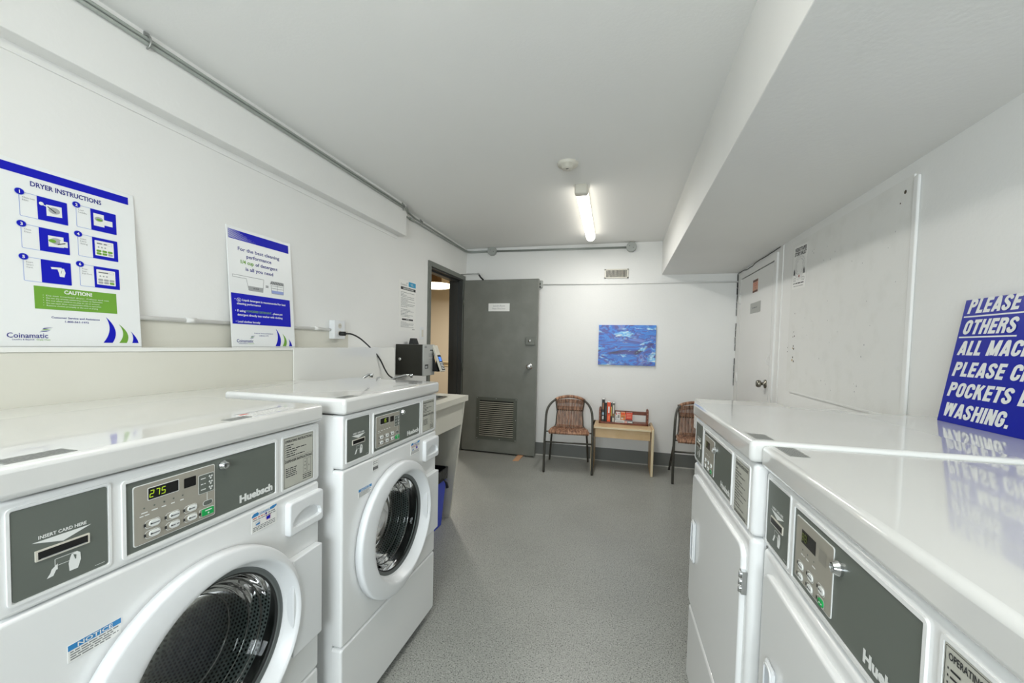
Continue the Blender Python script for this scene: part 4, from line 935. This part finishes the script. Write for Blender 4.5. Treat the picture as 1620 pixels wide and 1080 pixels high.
t2 = lean_poster('detergent_poster', 'narrow white and blue detergent poster on the ledge, cup of detergent drawing', 1.606, .408, .612)
u = lambda Y: (Y-1.606); v = lambda Z: (Z-1.289)*.992
g = G(); g.rect(u(1.614), u(1.995), v(1.842), v(1.889), y, blue)
for k in range(9): g.poly([(u(1.614), v(1.846+k*.0047)), (u(1.614), v(1.848+k*.0047)), (u(1.78-.012*k), v(1.8475+k*.0047))], y-.0004, whitep)
g.build('header_band', t2)
g = G()
g.text('For the best cleaning', u(1.795), v(1.789), .0175, y, navy, width=.262, align='C', bold=.018)
g.text('performance', u(1.791), v(1.757), .0175, y, navy, width=.157, align='C', bold=.018)
g.text('1/4 cup', u(1.677), v(1.724), .0175, y, green, width=.078, bold=.03); g.text('of detergent', u(1.765), v(1.724), .0175, y, navy, width=.145, bold=.018)
g.text('is all you need', u(1.791), v(1.690), .0175, y, navy, width=.174, align='C', bold=.018); g.build('title', t2)
g = G(); L_ = lambda a, b, c, d, w_=.0018, mt=inkg: g.line(u(a), v(b), u(c), v(d), y, w_, mt)
for a in [(1.627, 1.660, 1.627, 1.648), (1.627, 1.660, 1.813, 1.659), (1.627, 1.648, 1.705, 1.648), (1.705, 1.648, 1.717, 1.589), (1.717, 1.589, 1.804, 1.588), (1.804, 1.588, 1.813, 1.659)]: L_(*a)
g.poly([(u(1.715), v(1.612)), (u(1.807), v(1.612)), (u(1.803), v(1.590)), (u(1.718), v(1.590))], y, inkl); g.text('1/4 CUP', u(1.762), v(1.598), .007, y-.0004, ink, align='C', bold=.02)
L_(1.824, 1.627, 1.842, 1.627, .004, ink); L_(1.824, 1.620, 1.842, 1.620, .003, ink)
for a in [(1.860, 1.640, 1.862, 1.590), (1.862, 1.590, 1.944, 1.591), (1.944, 1.591, 1.948, 1.640), (1.862, 1.634, 1.946, 1.634), (1.862, 1.620, 1.946, 1.620), (1.903, 1.640, 1.903, 1.600)]: L_(*a)
g.poly([(u(1.862), v(1.608)), (u(1.945), v(1.608)), (u(1.944), v(1.592)), (u(1.863), v(1.592))], y-.0002, mat('pale detergent blue', '#9aa8dc', .5))
g.poly([(u(1.852), v(1.642)), (u(1.952), v(1.642)), (u(1.946), v(1.660)), (u(1.862), v(1.660))], y, inkl)
for k in range(8): L_(1.860+k*.011, 1.643, 1.870+k*.011, 1.658, .003, ink)
g.build('cup_drawing', t2)
g = G(); g.rect(u(1.614), u(1.988), v(1.407), v(1.565), y, blue); yy = y-.0004
g.text('he', u(1.655), v(1.527), .009, yy, whitep, align='C', bold=.03); g.outline(u(1.643), u(1.668), v(1.522), v(1.541), yy, whitep, .0015, .009)
g.text('Liquid detergent is recommended for best', u(1.675), v(1.528), .0105, yy, whitep, width=.28, bold=.025); g.text('cleaning performance', u(1.643), v(1.508), .0105, yy, whitep, width=.142, bold=.025)
g.text('If using', u(1.643), v(1.471), .0105, yy, whitep, width=.048, bold=.025); g.text('POWDERED DETERGENT', u(1.695), v(1.471), .0105, yy, green, width=.158, bold=.02); g.text(', please put', u(1.857), v(1.471), .0105, yy, whitep, width=.072, bold=.025); g.text('detergent directly into washer with clothing', u(1.643), v(1.450), .0105, yy, whitep, width=.285, bold=.025)
g.text('Load clothes loosely', u(1.643), v(1.415), .0105, yy, whitep, width=.134, bold=.025)
for zz in (1.535, 1.476, 1.420): g.disc(u(1.634), v(zz), .0022, yy, whitep, 10)
g.build('advice_panel', t2)
g = G(); g.text('Customer Service and Assistance', u(1.797), v(1.359), .006, y, navy, width=.122, align='C', bold=.01); g.text('1-800-561-1972', u(1.797), v(1.346), .006, y, navy, width=.06, align='C', bold=.01)
g.build('service_text', t2); g = G(); brand(g, u(1.632), v(1.312), .104, y); g.build('company_logo', t2)
g = G(); sail2(g, u(1.870), u(1.902), u(1.877), u(1.925), v(1.293), v(1.393), y, blue); sail2(g, u(1.920), u(1.945), u(1.922), u(1.965), v(1.293), v(1.366), y, green); sail2(g, u(1.967), u(1.991), u(1.964), u(1.985), v(1.293), v(1.339), y, blue); g.build('sail_emblem', t2)

# instruction sheet pasted on the wall
st = thing('instruction_sheet', 'white instruction sheet with black headings on the left wall by the door frame', 'sheet', (XL+.0015, 3.242, 1.433), PI/2)
g = G(); g.box(0, .308, 0, .001, 0, .465, paper); g.build('sheet', st)
g = G(); y = -.0006
g.text('Coinamatic', .032, .416, .017, y, inkg, width=.115); g.poly([(.125, .440), (.150, .450), (.145, .444), (.15, .440)], y, inkg)
g.plate(.170, .304, .416, .460, y, cyan2, .004); g.greek(.205, .26, .440, .006, y-.0004, whitep); g.greek(.215, .26, .428, .008, y-.0004, whitep)
g.plate(.032, .302, .378, .403, y, ink, .002); g.text('LOAD INSTRUCTIONS', .167, .3835, .0135, y-.0004, whitep, width=.19, align='C', bold=.03)
for k, w_ in enumerate((.245, .05, .1, .24, .24, .13, .25, .12, .25, .235)): g.greek(.036, .036+w_, .352-k*.0125-(.0 if k < 4 else .004), .007, y, inkg)
for k, w_ in enumerate((.12, .0, .17, .235, .13, .12, .22, .16)): g.greek(.036, .036+w_, .222-k*.0125, .007, y, inkg)
g.plate(.058, .258, .102, .117, y, ink, .002); g.text('NOTE', .158, .1055, .008, y-.0004, whitep, width=.05, align='C', bold=.03)
for k, w_ in enumerate((.1, .24, .23, .15, .235)): g.greek(.036, .036+w_, .082-k*.011, .006, y, inkg)
g.greek(.245, .29, .018, .008, y, ink); g.build('print', st)

# condensed heavy capitals for the big sign: each glyph = polylines on a 0..1 grid (w, strokes)
def arc(cx, cz, rx, rz, a0, a1, n=8): return [(cx+rx*math.cos(math.radians(a0+(a1-a0)*k/n)), cz+rz*math.sin(math.radians(a0+(a1-a0)*k/n))) for k in range(n+1)]
T2 = .105
GL = {
 'P': (.56, [[(T2, 0), (T2, 1)], [(T2, 1-T2)]+arc(.33, .71, .125, .185, 90, -90)+[(T2, .525-.0)]]),
 'L': (.46, [[(T2, 0), (T2, 1)], [(T2, T2), (.46, T2)]]),
 'E': (.48, [[(T2, 0), (T2, 1)], [(T2, T2), (.48, T2)], [(T2, .51), (.45, .51)], [(T2, 1-T2), (.48, 1-T2)]]),
 'F': (.46, [[(T2, 0), (T2, 1)], [(T2, .51), (.43, .51)], [(T2, 1-T2), (.46, 1-T2)]]),
 'A': (.62, [[(.10, 0), (.27, .93)], [(.52, 0), (.35, .93)], [(.31, .88), (.31, 1)], [(.17, .26), (.45, .26)]]),
 'S': (.54, [arc(.27, .73, .165, .165, 10, 90)+arc(.27, .73, .165, .165, 90, 190)+[(.14, .62), (.40, .40)]+arc(.27, .27, .165, .165, 10, -90)+arc(.27, .27, .165, .165, -90, -190)]),
 'O': (.56, [arc(.28, .72, .175, .175, 0, 180)+arc(.28, .28, .175, .175, 180, 360)+[(.455, .72)]]),
 'C': (.54, [[(.445, .64)]+arc(.28, .72, .175, .175, 0, 180)+arc(.28, .28, .175, .175, 180, 360)+[(.455, .37)]]),
 'G': (.56, [[(.445, .66)]+arc(.28, .72, .175, .175, 0, 180)+arc(.28, .28, .175, .175, 180, 360)+[(.455, .49)], [(.29, .46), (.54, .46)]]),
 'T': (.52, [[(.26, 0), (.26, 1)], [(0, 1-T2), (.52, 1-T2)]]),
 'H': (.58, [[(T2, 0), (T2, 1)], [(.58-T2, 0), (.58-T2, 1)], [(T2, .52), (.58-T2, .52)]]),
 'R': (.58, [[(T2, 0), (T2, 1)], [(T2, 1-T2)]+arc(.33, .72, .13, .175, 90, -90)+[(T2, .545)], [(.34, .53), (.44, .40), (.475, 0)]]),
 'M': (.78, [[(T2, 0), (T2, 1)], [(.78-T2, 0), (.78-T2, 1)], [(.14, .97), (.37, .05)], [(.64, .97), (.41, .05)]]),
 'K': (.60, [[(T2, 0), (T2, 1)], [(.16, .42), (.47, 1)], [(.27, .60), (.50, 0)]]),
 'W': (.88, [[(.10, 1), (.22, .04)], [(.22, .04), (.40, .96)], [(.48, .96), (.66, .04)], [(.66, .04), (.78, 1)]]),
 'I': (.21, [[(T2, 0), (T2, 1)]]),
 'N': (.58, [[(T2, 0), (T2, 1)], [(.58-T2, 0), (.58-T2, 1)], [(.13, .97), (.45, .03)]]),
 'B': (.56, [[(T2, 0), (T2, 1)], [(T2, 1-T2)]+arc(.32, .74, .125, .155, 90, -90)+[(T2, .55)], [(T2, .53)]+arc(.33, .29, .135, .185, 90, -90)+[(T2, T2)]]),
 '.': (.22, [[(T2, 0), (T2, .22)]]), ' ': (.26, [])}
def block_text(g, s, x0, z0, h, y, mt, width, shear=.16):
    cnt = 0; gapw = .075; tot = sum(GL[c][0]+gapw for c in s)-gapw; kx = width/(tot+shear); x = 0
    for c in s:
        cnt = 0; w, strokes = GL[c]
        for P in strokes:
            for j in range(len(P)-1):
                (a, b), (c_, d) = P[j], P[j+1]; L = math.hypot(c_-a, d-b)
                if L < 1e-6: continue
                nx, nz = -(d-b)/L*T2, (c_-a)/L*T2
                q = [(a+nx, b+nz), (c_+nx, d+nz), (c_-nx, d-nz), (a-nx, b-nz)]
                if len(P) > 2 and j: 
                    cap = [(a+T2*math.cos(2*PI*k/12), b+T2*math.sin(2*PI*k/12)) for k in range(12)]
                    g.poly([(x0+(x+u_+shear*v_)*kx, z0+v_*h) for u_, v_ in cap], y-2.5e-5*cnt, mt); cnt += 1
                q = [(u_, min(1.0, max(0.0, v_))) for u_, v_ in q]
                g.poly([(x0+(x+u_+shear*v_)*kx, z0+v_*h) for u_, v_ in q], y-2.5e-5*cnt, mt); cnt += 1
        x += w+gapw
# blue sign leaning on the right wall (local x to the right = -Y)
sg = thing('wall_sign', 'big blue sign with bold white capitals leaning on the ledge behind the nearest dryer', 'sign', (1.112, 1.812, 1.0955), -PI/2)
sg.rotation_euler = (-.142, 0, -PI/2)
g = G(); g.box(0, .60, 0, .005, 0, .434, signblue); g.build('board', sg)
g = G(); y = -.0006
rows = [('PLEASE', .018, .385, .199), ('OTHERS', .018, .312, .2065), ('ALL MACHINES', .017, .239, .395), ('PLEASE CHECK', .017, .165, .400), ('POCKETS BEFORE', .017, .093, .475), ('WASHING.', .018, .021, .262)]
for s_, x, z, w_ in rows: block_text(g, s_, x, z-.001, .0505, y, whitep, w_)
g.rect(.008, .58, .371, .376, y, whitep); g.rect(.008, .226, .299, .304, y, whitep)
g.build('lettering', sg, label='bold white slanted capital letters')

# flyer on the right board
fl = thing('flyer', 'black and white event flyer pinned near the top of the right wall', 'flyer', (XR-.0095, 3.385, 1.775), -PI/2)
g = G(); b0 = 0; g.box(0, .222, 0, .0008, 0, .302, paper)
y = -.0004
g.text('VIDEOTAPES', .111, .262, .024, y, ink, width=.185, align='C', bold=.04, shear=.1); g.text('STORY VAULT', .111, .232, .024, y, ink, width=.19, align='C', bold=.04, shear=.1)
for k in range(7):
    r = .045+k*.006; P = [(.111+r*math.cos(a), .155+r*1.15*math.sin(a)) for a in [2*PI*j/28 for j in range(29)]]
    for j in range(28):
        if (j+k) % 3: g.line(P[j][0], P[j][1], P[j+1][0], P[j+1][1], y, .0012, inkg)
for x in (.03, .19):
    for k in range(10): g.line(x-.015+k*.003, .10, x-.012+k*.0015, .145-abs(k-5)*.003, y, .0018, ink)
g.disc(.111, .088, .010, y, red, 12); g.disc(.111, .086, .006, y-.0003, ink, 10)
for x in (.04, .18): g.outline(x-.02, x+.02, .055, .078, y, ink, .002, .008); g.disc(x, .066, .004, y, ink, 8)
g.greek(.02, .20, .035, .012, y, ink); g.greek(.03, .19, .018, .006, y, inkg)
g.xf(0, Matrix.Rotation(.05, 4, 'Y')); g.build('sheet', fl)

# painting
pt = thing('canvas_painting', 'unframed abstract painting of swirling blue and purple paint on the back wall', 'painting', (-.257, YB-.022, 1.128), 0)
g = G(); g.rbox(0, .632, 0, .021, 0, .461, .002, paint_m, 2); g.build('canvas', pt)
pt.rotation_euler = (0, -.003, 0)

# ------------------------------------------------------------------ chairs
def chair(label, X, Y, rz):
    t = thing('wicker_armchair', label, 'chair', (X, Y, 0), rz, group='wicker stacking chairs against the back wall')
    def cr(P, n=6):
        Q = []
        for i in range(len(P)-1):
            p0 = Vector(P[max(i-1, 0)]); p1 = Vector(P[i]); p2 = Vector(P[i+1]); p3 = Vector(P[min(i+2, len(P)-1)])
            for k in range(n):
                t_ = k/n; Q.append(.5*((2*p1)+(p2-p0)*t_+(2*p0-5*p1+4*p2-p3)*t_**2+(3*p1-p0-3*p2+p3)*t_**3))
        return Q+[Vector(P[-1])]
    half = [(.250, 0, 0.0), (.250, .015, .25), (.246, .03, .44), (.240, .05, .60), (.228, .10, .665), (.198, .22, .708), (.15, .34, .735), (.10, .395, .750)]
    full = [(-x, y, z) for x, y, z in half]+[(0, .42, .762)]+[(x, y, z) for x, y, z in half[::-1]]
    g = G(); g.tube(cr(full), .0125, chairm, 10); g.build('frame_hoop', t)
    for s_ in (-1, 1):
        g = G(); g.tube(cr([(s_*.222, .485, 0), (s_*.205, .40, .22), (s_*.190, .345, .41)]), .011, chairm, 8); g.build('rear_leg', t)
    g = G(); g.tube([(-.248, .018, .318), (.248, .018, .318)], .009, chairm, 8); g.build('stretcher', t)
    g = G(); g.tube([(-.244, .05, .425), (.244, .05, .425)], .007, chairm, 8); g.tube([(-.185, .34, .40), (.185, .34, .40)], .007, chairm, 8)
    for s_ in (-1, 1): g.tube([(s_*.20, .05, .42), (s_*.17, .35, .405), (s_*.155, .40, .44), (s_*.145, .425, .58), (s_*.165, .405, .735)], .006, chairm, 8)
    g.tube([(-.145, .43, .60), (.145, .43, .60)], .006, chairm, 8); g.build('seat_frame', t)
    # woven seat: strands front to back with a rolled front edge
    g = G(); n = 27
    for k in range(n):
        a = -1+2*k/(n-1); pts = [(a*.200, .045, .403), (a*.203, .022, .415), (a*.203, .022, .430), (a*.200, .05, .440), (a*.187, .20, .425), (a*.165, .36, .418)]
        g.tube(pts, .0062, wicker, 5)
    for j in range(9):
        y = .06+j*.034; w = .203-j*.004; g.tube([(-w, y, .436-j*.002), (0, y, .426-j*.002), (w, y, .436-j*.002)], .0055, wicker, 5)
    for s_ in (-1, 1): g.tube([(s_*.205, .03, .428), (s_*.19, .20, .425), (s_*.168, .36, .415)], .012, wicker, 8)
    g.tube([(-.205, .028, .422), (0, .024, .418), (.205, .028, .422)], .014, wicker, 8); g.build('seat', t)
    # woven back
    g = G(); n = 25
    def bx(a, z):
        w = .150+.018*((z-.42)/.33) if z > .5 else .150
        w = .140+.018*max(0, (z-.58)/.17)**1.5+.008*max(0, (.5-z)/.1); return a*w
    for k in range(n):
        a = -1+2*k/(n-1)
        pts = [(bx(a, z), y+.0*(k % 2)-.012*(1-a*a)*0, z) for z, y in ((.415, .375), (.46, .405), (.53, .425), (.60, .433), (.68, .425), (.735-.02*a*a, .408))]
        g.tube(pts, .0050 if k % 3 else .0042, wicker, 5)
    for z in [.425, .437]+[.60+.011*k for k in range(5)]+[.695, .705, .715, .725]:
        w = abs(bx(1, z)); yy = .433 if z > .5 else .39
        if z > .66: yy = .421
        P = []
        for k in range(25): P.append((-w+2*w*k/24, yy-.006+(.006 if k % 2 else -.006), z-(.02*((k-12)/12)**2 if z > .66 else 0)))
        g.tube(P, .0042, wicker, 4)
    top = [p for p in cr(full) if p.z > .728 and abs(p.x) < .165]
    g.tube(top, .0175, wicker, 8); g.build('backrest', t)
    return t
chair('brown wicker armchair on black tube legs between the grey door and the small table', -.502, 4.222, .10)
chair('brown wicker armchair right of the small table, half hidden by the far dryer', .781, 4.245, .02)

# ------------------------------------------------------------------ table, book rack, books
tb = thing('side_table', 'small light wood table with cream edging against the back wall', 'table', (-.28, 4.40, 0), .0)
g = G(); g.rbox(0.0, .618, 0, .38, .462, .486, .005, oak); g.box(.012, .606, -.003, .001, .466, .483, oak2); g.build('tabletop', tb)
g = G(); g.box(.04, .602, .02, .035, .368, .462, oak); g.build('front_apron', tb)
for x0 in (0.0, .612):
    g = G(); g.rbox(x0, x0+.026, -.006, .385, 0.001, .497 if x0 else .486, .004, oak); g.rbox(x0+.002, x0+.024, -.010, -.004, .001, .49 if x0 else .48, .002, oak2, 2); g.build('side_panel', tb)
RX = -.215; RY = 4.60
rk = thing('book_rack', 'low red-brown wooden book rack standing on the small table', 'book rack', (RX, RY, .486), 0)
g = G(); g.rbox(0, .525, 0, .13, 0, .020, .003, redwood); g.build('rack_base', rk)
g = G(); g.rbox(.01, .515, .115, .13, .098, .136, .003, redwood); g.build('back_rail', rk)
for x0 in (0, .503):
    g = G(); g.rbox(x0, x0+.022, 0, .13, .0, .165, .004, redwood); g.tube([(x0+.011, 0.03, .165), (x0+.011, .1, .165)], .011, redwood, 10)
    for z in (.05, .09, .13): g.disc(x0+.011, z, .004, -.0006, mat('rack peg', '#b98a62', .5), 8)
    g.build('rack_end', rk)
def book(label, x0, x1, z0, z1, y0, y1, spine, pages=paper, deco=None, lie=False):
    t = thing('book', label, 'book', (x0, y0, z0), 0, group='books in the small rack')
    w, d, h = x1-x0, y1-y0, z1-z0
    g = G(); g.rbox(0, w, 0, d, 0, h, .0015, spine, 2)
    for (a, b_, c, dd, mt) in deco or []: g.rect(a*w, b_*w, c*h, dd*h, -.0005, mt)
    g.build('cover', t)
    g = G()
    if lie: g.box(.003, w-.003, .004, d+.0012, .003, h-.003, pages)
    else: g.box(.003, w-.003, .004, d-.003, .003, h+.0012, pages)
    g.build('pages', t)
bk1 = mat('book black', '#2b2624', .45); bk2 = mat('book dark green', '#20261f', .45); org = mat('book orange', '#e8562c', .45); gry = mat('book grey', '#5d5c55', .45); wht = mat('book white', '#dcdcda', .45); redo = mat('book red', '#d94a33', .45); brn = mat('book brown', '#8a6a40', .5); yel = mat('book yellow', '#d8c06a', .5)
zb = .5065
Y0, Y1 = 4.625, 4.71
book('tall dark hardback with pale blue spine patch, first in the rack', -.187, -.157, zb, .752, Y0-.02, Y1, bk1, deco=[(.3, .75, .55, .85, mat('book rust', '#a06a48', .5)), (.25, .8, .3, .42, mat('book pale blue', '#9fc0d6', .5)), (.3, .7, .1, .25, whitep)])
book('thin black paperback between the tall dark book and the orange book', -.155, -.131, zb, .715, Y0, Y1, bk2, deco=[(.4, .7, .3, .8, gry)])
book('bright orange paperback standing in the rack', -.129, -.092, zb, .722, Y0-.01, Y1, org, deco=[(.3, .72, .45, .78, paper), (.2, .8, .40, .43, ink), (.35, .7, .08, .3, mat('book pale orange', '#f08a5c', .5))])
book('slim black and yellow paperback right of the orange book', -.090, -.078, zb, .716, Y0, Y1, bk1, deco=[(.2, .9, .3, .8, yel)])
book('grey and brown paperback, last of the standing books', -.076, -.046, zb, .714, Y0-.005, Y1, gry, deco=[(.3, .75, .45, .9, tan), (.1, .9, .3, .44, brn), (.2, .8, .0, .22, tan)])
book('white paperback lying flat at the bottom left of the stack', -.042, .060, zb, .531, 4.60, 4.70, wht, lie=True, deco=[(.1, .9, .3, .7, inkl)])
book('grey paperback lying flat at the bottom right of the stack', .062, .148, zb, .529, 4.60, 4.70, mat('book blue grey', '#8b9094', .5), lie=True, deco=[(0, .3, 0, 1, mat('book pink', '#d9a9a0', .5)), (.4, .9, .3, .7, whitep)])
book('white paperback with small red print facing out above the stack', -.036, .014, .5345, .620, 4.625, 4.64, wht, deco=[(.1, .3, .6, .9, red), (.5, .8, .2, .6, inkg), (.6, .8, .7, .9, red), (.15, .4, .1, .4, inkl)])
book('orange paperback with a pale picture facing out, middle of the three', .019, .068, .5345, .621, 4.625, 4.64, mat('book amber', '#e08a4a', .5), deco=[(.1, .9, .65, .9, org), (.2, .9, .35, .42, ink), (.1, .5, .1, .3, tan)])
book('red paperback with bars of print facing out at the right of the stack', .072, .143, .5345, .619, 4.625, 4.64, redo, deco=[(.15, .85, .75, .82, mat('book light red', '#f0a58a', .5)), (.15, .85, .55, .62, MATS['book light red']), (.15, .85, .35, .42, MATS['book light red']), (.05, .95, .05, .12, ink)])

# door wedge
g = G(); g.add([(-1.165, 4.47, .001), (-1.10, 4.49, .001), (-1.095, 4.74, .001), (-1.16, 4.74, .001), (-1.165, 4.47, .004), (-1.10, 4.49, .004), (-1.095, 4.74, .0165), (-1.16, 4.74, .0165)], [(0, 1, 2, 3), (4, 5, 6, 7), (0, 1, 5, 4), (1, 2, 6, 5), (2, 3, 7, 6), (3, 0, 4, 7)], wedge_m)
g.build('door_wedge', label='small bare wood wedge under the foot of the open grey door', cat='door stop')
